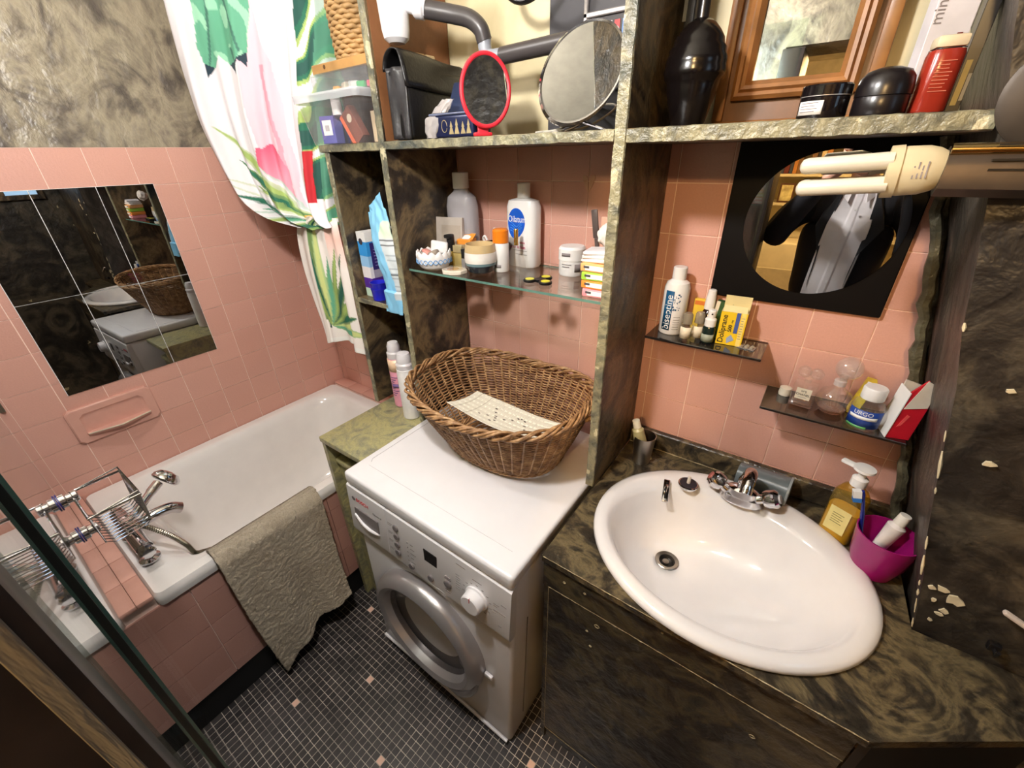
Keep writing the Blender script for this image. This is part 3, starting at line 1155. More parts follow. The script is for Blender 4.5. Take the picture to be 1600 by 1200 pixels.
# control fascia, slightly proud
mb = MB()
prof = [(WF - 0.002, 0.600), (WF - 0.014, 0.604), (WF - 0.018, 0.62), (WF - 0.010, 0.785), (WF - 0.004, 0.791), (WF + 0.01, 0.791), (WF + 0.01, 0.600)]
mb.prism(prof, -0.128, 0.2955, 'x')
mb.build('control_panel', m_wm, wm, smooth=30)


def fy(z):
    t = (z - 0.62) / (0.785 - 0.62)
    return WF - 0.018 + 0.008 * max(0, min(1, t))


mb = MB().prism(prof, -0.2955, -0.1295, 'x')
dr = mb.build('detergent_drawer', m_wm, wm, smooth=30)
MB().prism([(WF - 0.0195, 0.668), (WF - 0.0165, 0.716), (WF - 0.010, 0.716), (WF - 0.010, 0.668)], -0.268, -0.165, 'x').build('grip_recess', m_wmg, dr)
MB().tube(smoothpath([(-0.268, WF - 0.0165, 0.690), (-0.24, WF - 0.020, 0.674), (-0.21, WF - 0.0215, 0.667), (-0.185, WF - 0.020, 0.666), (-0.165, WF - 0.0165, 0.668)], 5), 0.0052, 10).build('handle', m_wm, dr)
m_boschred = plain('print_red', (206, 60, 66), 0.5)
tilt = (PI / 2 - math.radians(2.7), 0, 0)
text('BOSCH', 0.017, m_boschred, dr, (-0.258, fy(.75) - .0006, 0.742), tilt, bold=.0003)
MB().lathe([(0.0075, 0), (0.0075, .001)], 18, xf=T((-0.268, fy(.75) - .0004, 0.748), rx=PI / 2)).lathe([(0.0045, .001), (0.0045, .0014)], 14, xf=T((-0.268, fy(.75) - .0004, 0.748), rx=PI / 2)).build('logo_ring', m_wmg, dr)
text('Classixx 6', 0.009, m_print_grey, dr, (-0.185, fy(.735) - .0006, 0.734), tilt)
for k in range(4):
    z = 0.742 - 0.031 * k
    b = MB().lathe([(0.0105, 0), (0.0105, 0.003), (0.009, 0.0045)], 20, xf=T((-0.088, fy(z), z), rx=PI / 2 - .05)).build('button', m_wmg, wm)
    MB().box((-0.122, fy(z) - .0004, z + 0.002), (-0.104, fy(z), z + 0.0035)).box((-0.122, fy(z) - .0004, z - 0.004), (-0.108, fy(z), z - 0.0025)).build('print_line', m_print_grey, b)
for (u, z) in ((-0.036, 0.632), (0.038, 0.640), (0.100, 0.664)):
    b = MB().lathe([(0.0105 if u < .09 else .013, 0), (0.0105 if u < .09 else .013, 0.003), (0.009, 0.0045)], 20, xf=T((u, fy(z), z), rx=PI / 2 - .05)).build('button', m_wmg, wm)
    if u > .09:
        MB().box((u - .011, fy(z) - .0005, z + .02), (u + .011, fy(z + .02), z + .0225)).box((u - .009, fy(z) - .0005, z + .026), (u + .009, fy(z + .03), z + .0285)).box((u - .011, fy(z) - .0015, z - .024), (u + .011, fy(z - .02), z - .0215)).box((u - .009, fy(z) - .0018, z - .031), (u + .009, fy(z - .03), z - .0285)).build('print_line', m_print_grey, b)
mb = MB()
for k in range(5):
    z = 0.715 - 0.0165 * k
    mb.lathe([(0.0026, 0), (0.0022, .001)], 10, xf=T((-0.046, fy(z), z), rx=PI / 2))
    mb.box((-0.036, fy(z) - .0005, z - .001), (-0.036 + 0.012 + 0.004 * (k % 3), fy(z), z + .001))
mb.build('indicator', m_wmg, wm)
MB().box((0.016, fy(.72) - 0.0012, 0.688), (0.064, fy(.72) + .002, 0.738), 0.002, 1).build('display', m_black, wm)
dial = MB().lathe([(0.034, 0.0), (0.034, 0.004), (0.0295, 0.006), (0.028, 0.026), (0.0255, 0.029), (0.001, 0.029)], 32, xf=T((0.196, fy(.69), 0.692), rx=PI / 2 - .05)).build('dial', m_wm, wm)
MB().box((0.1952, fy(.70) - 0.0296, 0.706), (0.1968, fy(.70) - 0.010, 0.7205), .0004, 1).build('pointer', m_boschred, dial)
mb = MB()
for k in range(15):
    a = PI / 2 - 2 * PI * k / 15
    r = 0.043
    u, z = 0.196 + r * math.cos(a), 0.692 + r * math.sin(a)
    mb.box((u - .003, fy(z) - .0006, z - .0008), (u + .003, fy(z) + .001, z + .0008))
for k in range(7):
    z = 0.726 - 0.0085 * k
    mb.box((0.128, fy(z) - .0006, z), (0.128 + 0.013 + 0.003 * (k % 2), fy(z) + .001, z + .0014))
for k, (u0, u1, z) in enumerate(((0.246, 0.263, .715), (0.246, 0.258, .708), (.246, .282, .694), (.268, .284, .726), (.262, .272, .645), (.13, .16, .765), (.182, .21, .748), (.246, .254, .684))):
    mb.box((u0, fy(z) - .0006, z), (u1, fy(z) + .001, z + .0016))
mb.build('programme_print', m_print_grey, wm, kind='stuff')
# door
DC = (-0.012, 0.348)
X = T((DC[0], WF, DC[1]), rx=PI / 2)
MB().lathe([(0.214, -0.004), (0.217, 0.012), (0.214, 0.030), (0.203, 0.044), (0.186, 0.050), (0.172, 0.042), (0.163, 0.022), (0.158, 0.006)], 64, xf=X, cap=False).build('door_ring', m_silver, wm)
MB().lathe([(0.164, 0.022), (0.150, 0.016), (0.132, 0.010), (0.118, 0.0), (0.075, -0.001), (0.001, -0.0015)], 48, xf=X, cap=False).build('door_glass', glassy('door_glass', (190, 188, 188)), wm)
mb = MB().lathe([(0.149, 0.001), (0.128, -0.02), (0.120, -0.035), (0.118, -0.2), (0.001, -0.2)], 48, xf=X, cap=False)
MB().lathe([(0.162, -.002), (0.001, -.0025)], 48, xf=X, cap=False).build('drum', plain('drum_dark', (70, 67, 66), 0.3, 0.7, var=.2), wm)
mb = MB()
P = []
for k in range(15):
    a = math.radians(-72 + 62 * k / 14)
    P.append((DC[0] + 0.206 * math.cos(a), WF - 0.030, DC[1] + 0.206 * math.sin(a)))
mb.tube(P, [0.006 + 0.016 * math.sin(PI * k / 14) for k in range(15)], 12)
mb.build('door_handle', plain('handle_silver', (146, 142, 142), 0.3, 0.6), wm)
MB().box((DC[0] + 0.218, WF - 0.012, 0.335), (DC[0] + 0.245, WF - 0.002, 0.352), 0.003).build('door_hinge', m_wm, wm)
MB().tube([(-0.285, WF - 0.006, 0.030), (0.285, WF - 0.006, 0.030)], 0.0055, 10).build('kick_strip', m_wm, wm)
for sx in (-1, 1):
    for sy in (-1, 1):
        MB().lathe([(0.02, 0.0), (0.02, 0.012), (0.008, 0.014), (0.008, 0.03)], 14, (sx * 0.25, sy * 0.24, 0.0 - sx * 0.0095 + .0)).build('foot', m_black, wm)
MB().tube([(0.2945, -0.22, 0.10), (0.2945, -0.22, 0.60)], 0.0015, 6).build('side_seam', m_wmg, wm)

# ================================================================== wicker basket
m_wick, nt, b = new_mat('wicker')
v = coords(nt)
nn = noise(nt, v, 45, 4, 0.6)
nt.links.new(ramp(nt, nn, [(0.28, (96, 66, 42)), (0.5, (158, 118, 78)), (0.72, (206, 168, 122))]), b.inputs['Base Color'])
b.inputs['Roughness'].default_value = 0.5
bump(nt, b, noise(nt, v, 220, 2), 0.25, 0.002)


def srad(t, a, bb, ex):
    return 1.0 / ((abs(math.cos(t)) / a) ** ex + (abs(math.sin(t)) / bb) ** ex) ** (1 / ex)


bk = thing('wicker_basket', 'brown wicker laundry basket on top of the washing machine', 'basket', (1.248, -0.243, 0.8425))
BA = (0.172, 0.122, 0.272, 0.208)
BH = 0.185
BOFF = (-0.012, -0.006)


def bk_pt(t, h, dr=0.0):
    k = h ** 0.9
    a = BA[0] + (BA[2] - BA[0]) * k
    bb = BA[1] + (BA[3] - BA[1]) * k
    r = srad(t, a, bb, 2.5) + dr
    z = BH * h + h * h * (0.022 * math.cos(t) ** 2 - 0.0)
    return Vector((BOFF[0] * h + r * math.cos(t), BOFF[1] * h + r * math.sin(t), z))


NS = 50
rows = 48
mb = MB()
for r in range(rows):
    h = 0.02 + 0.93 * r / (rows - 1)
    pts = []
    for k in range(NS * 3):
        t = 2 * PI * k / (NS * 3)
        pts.append(bk_pt(t, h + 0.004 * math.sin(9 * t + r), 0.0040 * math.cos(NS / 2 * t + PI * r)))
    mb.tube(pts, 0.00215, 5, closed=True)
mb.build('weave', m_wick, bk, smooth=80, fix=False)
mb = MB()
for k in range(NS):
    t = 2 * PI * (k + 0.5) / NS
    mb.tube([bk_pt(t, h / 8, 0) for h in range(9)], 0.0033, 5)
mb.build('stakes', m_wick, bk, smooth=80, fix=False)
mb = MB()
for s in range(7):
    pts = []
    for k in range(260):
        t = 2 * PI * k / 260
        ph = (11 + (s % 2)) * t + 2 * PI * s / 7
        c = bk_pt(t, 1.0, 0.010 * math.cos(ph))
        c.z += 0.004 + 0.009 * math.sin(ph) + 0.002 * math.sin(5 * t + s)
        pts.append(c)
    mb.tube(pts, 0.0036, 6, closed=True)
mb.build('braided_rim', m_wick, bk, smooth=80, fix=False)
mb = MB()
for s in range(4):
    pts = []
    for k in range(160):
        t = 2 * PI * k / 160
        c = bk_pt(t, 0.02, 0.004 + 0.005 * math.cos(14 * t + s * PI / 2))
        c.z = max(0.0045, 0.008 + 0.005 * math.sin(14 * t + s * PI / 2))
        pts.append(c)
    mb.tube(pts, 0.0034, 5, closed=True)
for r in range(12):
    f = 0.95 - 0.078 * r
    mb.tube([(srad(2 * PI * k / 60, BA[0] * f, BA[1] * f, 2.4) * math.cos(2 * PI * k / 60), srad(2 * PI * k / 60, BA[0] * f, BA[1] * f, 2.4) * math.sin(2 * PI * k / 60), 0.006 + 0.002 * math.cos(15 * 2 * PI * k / 60 + r * PI)) for k in range(60)], 0.0042, 4, closed=True)
mb.build('woven_base', m_wick, bk, smooth=80, fix=False)
for t0 in (PI - 0.28, 0.22):
    mb = MB()
    for s in range(3):
        pts = []
        for k in range(25):
            a = k / 24
            t = t0 + 0.50 * (a - 0.5)
            c = bk_pt(t, 0.93, 0.012 + 0.024 * math.sin(PI * a) + 0.003 * math.cos(8 * PI * a + s * 2.1))
            c.z += 0.012 * math.sin(PI * a) + 0.003 * math.sin(8 * PI * a + s * 2.1)
            pts.append(c)
        mb.tube(pts, 0.0036, 6)
    mb.build('handle', m_wick, bk, smooth=80, fix=False)

# white crocheted cloth lying in the basket
def cloth_fn(u, v):
    # a folded mat seen lying tilted against the front wall of the basket
    p = Vector((-0.130 + 0.310 * u, 0.050 - 0.165 * v, 0))
    z = 0.075 + 0.060 * (1 - u) ** 2 + 0.045 * v * v + .02 * u + 0.006 * math.sin(5 * u + 2 * v)
    ro = math.radians(10)
    return (p.x * math.cos(ro) - p.y * math.sin(ro) + 0.01, p.x * math.sin(ro) + p.y * math.cos(ro), z + 0.0009 * math.sin(v * 260) + 0.0006 * math.sin(u * 300))


NU, NV = 120, 90
mb = MB().grid(cloth_fn, NU, NV)
holes = [(0.30, .30), (.33, .42), (.36, .54), (.30, .64), (.37, .60), (.39, .70), (.44, .52), (.50, .42), (.53, .30), (.56, .27), (.60, .30), (.63, .46), (.66, .60), (.69, .74), (.72, .62), (.77, .50), (.80, .36), (.36, .78), (.70, .84), (.24, .72)]
cc = []
for j in range(NV):
    for i in range(NU):
        u, vv = i / (NU - 1), j / (NV - 1)
        c = cl(232, 226, 208)
        for (a, b2) in holes:
            if ((u - a) / 0.013) ** 2 + ((vv - b2) / 0.02) ** 2 < 1:
                c = cl(70, 56, 46)
        if 0.06 < u < 0.075 or 0.17 < u < 0.18 or .92 < u < .93:
            c = cl(196, 188, 168)
        cc.append(c)
mb.col = cc
clo = mb.build('crocheted_cloth', m_cloth, None, (1.248, -0.243, 0.8425), smooth=80, solid=0.002, fix=False)
tag(clo, 'white crocheted cloth lying inside the wicker basket', 'cloth')

# ================================================================== basin and its cabinet
van = thing('basin_cabinet', 'dark marbled cabinet and countertop holding the oval basin', 'cabinet', (1.90, -0.27, 0.0))
VX, VY = 1.90, -0.27
# worktop with an oval cut-out, front corner cut off at the right
BC = (1.878, -0.300)
BAx, BBy = 0.284, 0.246
outer = [(1.558, -0.532), (2.140, -0.540), (2.36, -0.385), (2.61, -0.385), (2.61, -0.288), (2.205, -0.288), (2.19, -0.002), (1.558, -0.002)]


def resample(poly, n):
    P = [Vector((a, b, 0)) for a, b in poly]
    d = []
    tot = 0
    for i in range(len(P)):
        l = (P[(i + 1) % len(P)] - P[i]).length
        d.append(l)
        tot += l
    return P, d, tot


def ray_poly(poly, c, ang):
    best = None
    dx, dy = math.cos(ang), math.sin(ang)
    for i in range(len(poly)):
        (ax, ay), (bx, by) = poly[i], poly[(i + 1) % len(poly)]
        ex, ey = bx - ax, by - ay
        den = dx * ey - dy * ex
        if abs(den) < 1e-9:
            continue
        t = ((ax - c[0]) * ey - (ay - c[1]) * ex) / den
        s = ((ax - c[0]) * dy - (ay - c[1]) * dx) / den
        if t > 0 and -1e-6 <= s <= 1 + 1e-6 and (best is None or t < best):
            best = t
    return best


inner_poly = [(1.558, -0.532), (2.140, -0.540), (2.205, -0.494), (2.205, -0.288), (2.19, -0.002), (1.558, -0.002)]
angs = sorted(set([2 * PI * k / 96 for k in range(96)] + [math.atan2(y - BC[1], x - BC[0]) % (2 * PI) for x, y in inner_poly]))
mb = MB()
m = len(angs)
vs = []
for a in angs:
    t = ray_poly(inner_poly, BC, a)
    ri = 0.94 / math.sqrt((math.cos(a) / BAx) ** 2 + (math.sin(a) / BBy) ** 2)
    t = max(t, ri + 0.001)
    for rr, z in ((ri, 0.845), (t, 0.845), (t, 0.826), (ri, 0.826)):
        vs.append((BC[0] + rr * math.cos(a) - VX, BC[1] + rr * math.sin(a) - VY, z))
fs = []
for i in range(m):
    j = (i + 1) % m
    for k in range(4):
        k2 = (k + 1) % 4
        fs.append((i * 4 + k, i * 4 + k2, j * 4 + k2, j * 4 + k))
mb.add(vs, fs)
mb.prism([(2.205 - VX, -0.494 - VY), (2.36 - VX, -0.385 - VY), (2.61 - VX, -0.385 - VY), (2.61 - VX, -0.2885 - VY), (2.205 - VX, -0.2885 - VY)], 0.826, 0.845)
mb.build('worktop', m_counter, van, smooth=30)
# splash strip along the wall
MB().box((1.558 - VX, -0.020 - VY, 0.845), (2.188 - VX, -0.001 - VY, 0.902), 0.003, 1).build('splashback', m_counter, van)
# fascia and the big front panel with worn pale edges
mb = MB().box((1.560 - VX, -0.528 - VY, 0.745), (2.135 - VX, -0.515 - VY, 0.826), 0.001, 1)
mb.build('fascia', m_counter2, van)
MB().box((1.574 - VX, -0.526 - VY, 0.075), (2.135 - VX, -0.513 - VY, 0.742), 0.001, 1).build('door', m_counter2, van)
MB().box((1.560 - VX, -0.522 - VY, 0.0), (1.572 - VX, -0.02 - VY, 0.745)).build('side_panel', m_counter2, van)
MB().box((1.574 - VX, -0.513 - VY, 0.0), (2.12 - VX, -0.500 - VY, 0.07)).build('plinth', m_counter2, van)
mb = MB().prism([(2.137 - VX, -0.528 - VY), (2.150 - VX, -0.528 - VY), (2.36 - VX, -0.380 - VY), (2.352 - VX, -0.370 - VY)], 0.0, 0.826)
mb.build('corner_panel', plain('black_panel', (20, 17, 17), 0.55), van)
m_worn = paint('worn_edge', [(0.3, (70, 60, 44)), (0.5, (160, 144, 108)), (0.7, (206, 194, 156))], 40, 1.0, 0.6, 0.6, 80)
rr = random.Random(11)


def wornline(p, q, r, n=60, gap=0.25):
    mbw = MB()
    p, q = Vector(p), Vector(q)
    seg = []
    for i in range(n + 1):
        t = i / n
        c = p.lerp(q, t) + Vector((rr.uniform(-1, 1), 0, rr.uniform(-1, 1))) * r * 0.25
        seg.append(c)
        if rr.random() < 1 - gap and i < n:
            continue
        if len(seg) > 1:
            mbw.tube(seg, [r * rr.uniform(.4, 1.0) for _ in seg], 5)
        seg = [c]
    return mbw


wornline((1.562 - VX, -0.5325 - VY, 0.843), (2.138 - VX, -0.540 - VY, 0.843), 0.0016, 90, .12).build('worn_edge', m_worn, van)
wornline((1.576 - VX, -0.5265 - VY, 0.7425), (2.135 - VX, -0.5265 - VY, 0.7425), 0.0022, 90, .10).build('worn_edge', m_worn, van)
wornline((1.574 - VX, -0.5265 - VY, 0.08), (1.574 - VX, -0.5265 - VY, 0.742), 0.0010, 60, .3).build('worn_edge', m_worn, van)
wornline((1.576 - VX, -0.5265 - VY, 0.0755), (2.12 - VX, -0.5265 - VY, 0.0755), 0.0014, 60, .2).build('worn_edge', m_worn, van)
wornline((1.56 - VX, -0.018 - VY, 0.8465), (1.83 - VX, -0.020 - VY, 0.8465), 0.0030, 30, .2).build('caulk_line', m_worn, van)
mb = MB()
for (x, z, s) in ((1.700, 0.705, .006), (1.678, .668, .003), (1.69, .62, .003), (1.615, .79, .003), (1.665, .792, .003), (2.02, .66, .005), (1.96, .818, .004), (1.83, .807, .002)):
    mb.tube([(x - VX + s * math.cos(a), -0.5272 - VY - (.0015 if z > .745 else 0), z + s * .8 * math.sin(a)) for a in (0, 1, 2, 3, 4, 5)], .0009, 5, closed=True)
mb.prism([(1.985 - VX, .822), (2.045 - VX, .8225), (2.043 - VX, .814), (1.99 - VX, .815)], -0.5290 - VY, -0.527 - VY, 'y')
mb.build('paint_chip', m_worn, van)

# oval basin
bas = thing('wash_basin', 'oval white ceramic wash basin set into the marbled worktop', 'wash basin', (BC[0], BC[1], 0.845))
mb = MB()
def oval(a, bb, z, dx, dy, n=72):
    return [(dx + a * math.cos(2 * PI * k / n), dy + bb * math.sin(2 * PI * k / n), z) for k in range(n)]
dxd, dyd = -0.105, 0.030
RINGS = [(BAx - .004, BBy - .004, 0.0005, 0, 0), (BAx, BBy, 0.006, 0, 0), (BAx - .003, BBy - .003, 0.014, 0, 0), (BAx - .012, BBy - .012, 0.019, 0, 0), (BAx - .026, BBy - .026, 0.0205, 0, 0),
         (BAx - .038, BBy - .052, 0.017, 0, -.016), (BAx - .048, BBy - .066, 0.004, 0, -.020), (BAx - .062, BBy - .076, -0.030, -.004, -.020), (BAx - .085, BBy - .092, -0.070, -.012, -.018),
         (BAx - .120, BBy - .118, -0.105, -.03, -.012), (BAx - .165, BBy - .150, -0.126, -.06, -.002), (0.06, 0.05, -0.136, -.092, .022), (0.026, 0.026, -0.139, dxd, dyd), (0.020, 0.020, -0.150, dxd, dyd)]
loops = [oval(*q) for q in RINGS]
n = 72
vs = [p for l in loops for p in l]
fs = []
for i in range(len(loops) - 1):
    for k in range(n):
        fs.append((i * n + k, i * n + (k + 1) % n, (i + 1) * n + (k + 1) % n, (i + 1) * n + k))
mb.add(vs, fs)
mb.build('bowl', m_ceramic, bas, smooth=60)
dr2 = MB().lathe([(0.018, -.012), (0.0195, 0.0), (0.027, 0.0025), (0.029, 0.001), (0.029, -.002)], 28, (dxd, dyd, -0.1375), cap=False).build('drain', m_steel, bas)
MB().lathe([(0.0188, -.010), (.001, -.0105)], 24, (dxd, dyd, -0.1375), cap=False).build('drain_hole', m_black, dr2)
MB().lathe([(0.008, -.012), (0.008, 0.0005), (0.001, 0.001)], 16, (dxd - .002, dyd - .004, -0.1375)).build('plug_pin', m_steel, dr2)
# overflow trim on the inner slope
ov = MB()
ov.box((-0.008, -0.032, -0.003), (0.008, 0.032, 0.004), 0.003, 3, xf=T((-0.155, 0.105, 0.015), rx=math.radians(22), rz=math.radians(14)))
ov.build('overflow_trim', m_chrome, bas)
MB().box((-0.0025, -0.024, 0.003), (0.0025, 0.022, 0.0046), xf=T((-0.155, 0.105, 0.015), rx=math.radians(22), rz=math.radians(14))).build('overflow_slot', m_black, bas)
MB().tube(smoothpath([(-.158, .125, .018), (-.156, .108, .026), (-.155, .095, .020)], 4), .004, 8).build('overflow_bridge', m_chrome, bas)

# basin tap
tap = thing('basin_tap', 'chrome two-handle mixer tap on the rear rim of the basin', 'tap', (1.885, -0.125, 0.862))
MB().lathe([(0.034, 0.0), (0.034, 0.006), (0.028, 0.018), (0.024, 0.034), (0.015, 0.040)], 28, sx=1.45, sy=0.85).build('body', m_chrome, tap)
MB().tube(smoothpath([(0, 0.0, 0.03), (0.0, 0.004, 0.055), (0.004, -0.008, 0.088), (0.006, -0.035, 0.106), (0.006, -0.065, 0.100), (0.006, -0.082, 0.084)], 6), [0.0165] * 8 + [0.0145] * 16 + [0.013] * 7, 16).build('spout', m_chrome, tap)
for s in (-1, 1):
    a = math.radians(28)
    X = T((s * 0.034, -0.004, 0.022), ry=s * (PI / 2 - a))
    h = MB().lathe([(0.013, 0.0), (0.012, 0.012), (0.020, 0.016), (0.023, 0.024), (0.023, 0.040), (0.017, 0.047), (0.001, 0.0485)], 24, xf=X, flute=4, famp=0.05).build('handle', m_chrome, tap)
    MB().lathe([(0.0105, 0.0475), (0.0105, 0.0498), (0.001, 0.050)], 18, xf=X).build('cap', plain('tap_cap_red' if s < 0 else 'tap_cap_clear', (200, 120, 110) if s < 0 else (220, 218, 220), 0.2), h)

# rubber plug lying on the rim
plug = thing('basin_plug', 'black rubber plug with chrome rim lying on the basin edge', 'plug', (1.765, -0.153, 0.8655))
MB().lathe([(0.022, 0.0), (0.0245, 0.005), (0.0245, 0.008), (0.022, 0.0095)], 26).build('rim', m_chrome, plug)
MB().lathe([(0.0215, 0.0088), (0.0205, 0.011), (0.001, 0.011)], 26).build('top', plain('plug_rubber', (40, 34, 42), 0.55), plug)
MB().lathe([(0.0045, 0.010), (0.0040, 0.030), (0.003, 0.032)], 12).build('peg', plain('plug_peg', (226, 214, 198), 0.4), plug)

# steel beaker with toothpaste
cup = thing('steel_beaker', 'brushed steel beaker standing in the corner of the worktop', 'beaker', (1.622, -0.095, 0.845))
MB().lathe([(0.021, 0.0), (0.023, 0.001), (0.030, 0.085), (0.0305, 0.090), (0.0292, 0.090), (0.028, 0.084), (0.0215, 0.004), (0.001, 0.004)], 32).build('body', m_steel, cup)


def paste_tube(name, label, loc, rot, body, capc, L=0.11, stripe=None):
    t = thing(name, label, 'toothpaste', loc, rot)
    mb = MB()
    def fn(u, v):
        a = 2 * PI * u
        k = v
        rx = 0.017 * (1 - 0.05 * k) if k > .2 else 0.02
        ry = 0.0015 + 0.0145 * min(1, max(0, k)) ** 0.8
        rx = 0.021 - 0.006 * k
        return (rx * math.cos(a), ry * math.sin(a), L * k)
    mb.grid(fn, 24, 16, closed_u=True)
    mb.lathe([(0.0155, L), (0.0075, L + 0.008), (0.006, L + 0.010)], 24)
    mb.build('tube', body, t)
    MB().lathe([(0.0105, L + 0.008), (0.0095, L + 0.030), (0.001, L + 0.0305)], 20, flute=20, famp=.02).build('cap', capc, t)
    return t


paste_tube('toothpaste_tube', 'pale toothpaste tube with white cap leaning in the steel beaker', (1.632, -0.097, 0.852), (math.radians(-4), math.radians(-16), math.radians(30)),
           plain('pale_tube', (186, 178, 132), 0.35), plain('cream_cap', (226, 220, 196), 0.4), L=0.105)

# grey tumbler lying behind the tap
tum = thing('grey_tumbler', 'grey translucent plastic tumbler lying on its side behind the basin tap', 'tumbler', (1.862, -0.052, 0.883), (0, math.radians(88), math.radians(-6)))
MB().lathe([(0.001, 0.0), (0.030, 0.0), (0.031, 0.004), (0.036, 0.112), (0.0375, 0.116), (0.035, 0.116), (0.0335, 0.110), (0.0285, 0.006), (0.001, 0.005)], 36).build('body', plain('grey_tumbler', (96, 104, 106), 0.22, var=0.08), tum)
MB().lathe([(0.0385, 0.113), (0.0385, 0.118), (0.0355, 0.118), (0.0355, 0.113)], 36).build('rim', plain('tumbler_rim', (140, 146, 146), 0.2), tum)

# soap bottle
soap = thing('soap_dispenser', 'pump bottle of yellow liquid soap beside the purple cup', 'soap bottle', (2.080, -0.110, 0.845), math.radians(-25))
sp = [(0.0285, 0.0), (0.0305, 0.004), (0.0305, 0.10), (0.029, 0.125), (0.020, 0.143), (0.012, 0.149), (0.012, 0.158)]
MB().lathe(sp, 32, sx=1.08, sy=0.72, ex=3.0, cap=False).build('bottle', glassy('yellow_plastic', (238, 214, 116), haze=0.12, hazecol=(220, 196, 110)), soap)
MB().lathe([(0.001, .003), (0.0285, 0.003), (0.0287, 0.085), (0.001, 0.085)], 32, sx=1.06, sy=0.70, ex=3.0, cap=False).build('liquid', plain('yellow_soap', (226, 206, 118), 0.2, sss=0.2), soap)
MB().box((-0.020, -0.0225, 0.028), (0.020, -0.0218, 0.092), .0002, 1).build('label', plain('soap_label', (232, 216, 140), 0.5), soap)
pmp = MB().lathe([(0.0145, 0.152), (0.0145, 0.170), (0.008, 0.173), (0.006, 0.186)], 24).build('pump_collar', m_white, soap)
MB().lathe([(0.012, 0.186), (0.0195, 0.192), (0.019, 0.197), (0.001, 0.199)], 24).box((-0.042, -0.007, 0.188), (0.0, 0.007, 0.196), 0.003, 2).build('pump_head', m_white, soap)
mb = MB()
for k in range(5):
    mb.box((-0.012, -0.0229, 0.052 + k * .006), (0.010 - .004 * (k % 2), -0.0225, 0.0532 + k * .006))
mb.build('print_line', plain('soap_print', (120, 112, 60), 0.6), soap)

# purple cup with brush and paste
pc = thing('purple_cup', 'glossy purple plastic cup at the right end of the basin', 'cup', (2.146, -0.172, 0.845))
MB().lathe([(0.001, 0.0), (0.030, 0.0), (0.036, 0.003), (0.0455, 0.040), (0.0515, 0.090), (0.0525, 0.102), (0.050, 0.102), (0.0485, 0.090), (0.042, 0.040), (0.033, 0.007), (0.001, 0.006)], 40).build('body', plain('purple_plastic', (150, 22, 104), 0.22, var=0.04), pc)
tb = thing('toothbrush', 'blue toothbrush with white and blue bristles in the purple cup', 'toothbrush', (2.125, -0.155, 0.855), (math.radians(-3), math.radians(-14), math.radians(10)))
MB().tube(smoothpath([(0, 0, 0), (0, 0, 0.07), (0.001, 0, 0.12), (0, 0, 0.150), (-.002, 0, 0.165)], 5), [0.004] * 10 + [0.0032] * 6 + [0.0042] * 5, 10).build('handle', plain('brush_blue', (28, 38, 128), 0.25), tb)
MB().box((-0.017, -0.006, 0.140), (-0.003, 0.006, 0.150)).build('bristles', plain('bristle_blue', (40, 110, 190), 0.7), tb)
MB().box((-0.017, -0.006, 0.150), (-0.003, 0.006, 0.166)).build('bristles', m_white, tb)
paste_tube('toothpaste_tube', 'white toothpaste tube standing cap up in the purple cup', (2.138, -0.160, 0.853), (math.radians(2), math.radians(11), math.radians(40)),
           plain('white_tube', (232, 226, 224), 0.3), plain('white_cap', (236, 232, 222), 0.4), L=0.105)

# ================================================================== lamps
def bulb_lamp(name, label, pos, strength, col, r=0.045, group=None, ztop=2.5):
    t = thing(name, label, 'lamp', (pos[0], pos[1], ztop))
    h = pos[2] - ztop
    MB().lathe([(0.05, -0.002), (0.045, -0.02), (0.012, -0.03), (0.012, h + r + 0.05), (0.018, h + r + 0.045), (0.018, h + r)], 20).build('fitting', m_white, t)
    MB().ball((0, 0, h), r, 24).build('bulb', emit(name + '_glow', col, strength), t)
    return t


bulb_lamp('ceiling_lamp', 'bare white bulb hanging from the bathroom ceiling near the door', LAMP_MAIN, P_MAIN, (255, 250, 246))
bulb_lamp('bath_lamp', 'bare white bulb hanging from the ceiling over the bathtub', LAMP_BATH, P_BATH, (255, 251, 250))
bulb_lamp('hall_lamp', 'bare warm bulb hanging in the room behind the door', LAMP_HALL, P_HALL, (255, 208, 142), 0.06)

# ================================================================== small-thing helpers
def bottle(name, label, cat, loc, prof, body, cap=None, capm=None, rz=0.0, sx=1.0, sy=1.0, ex=None, group=None, rot=None, n=32):
    t = thing(name, label, cat, loc, rot or (0, 0, rz), group)
    MB().lathe(prof, n, sx=sx, sy=sy, ex=ex).build('body', body, t)
    if cap:
        MB().lathe(cap, 24).build('cap', capm, t)
    return t


def carton(name, label, loc, size, m, rz=0.0, cat='box', group=None, rot=None, r=0.0006):
    t = thing(name, label, cat, loc, rot or (0, 0, rz), group)
    w, d, h = size
    MB().box((-w / 2, -d / 2, 0), (w / 2, d / 2, h), r, 1).build('carton', m, t, smooth=0)
    return t


def patch(parent, x0, x1, z0, z1, y, m, name='label', th=0.0004, xf=None):
    return MB().box((x0, y - th, z0), (x1, y, z1), xf=xf).build(name, m, parent, smooth=0)


def lines(parent, x0, x1, z, n, dz, y, m, name='print_line', th=0.0005, hgt=0.0012, seed=1, wrap=None):
    rq = random.Random(seed)
    mbq = MB()
    for k in range(n):
        e = x1 - (x1 - x0) * rq.uniform(0, 0.4)
        mbq.box((x0, y - th, z - dz * k), (e, y, z - dz * k + hgt))
    return mbq.build(name, m, parent, smooth=0)


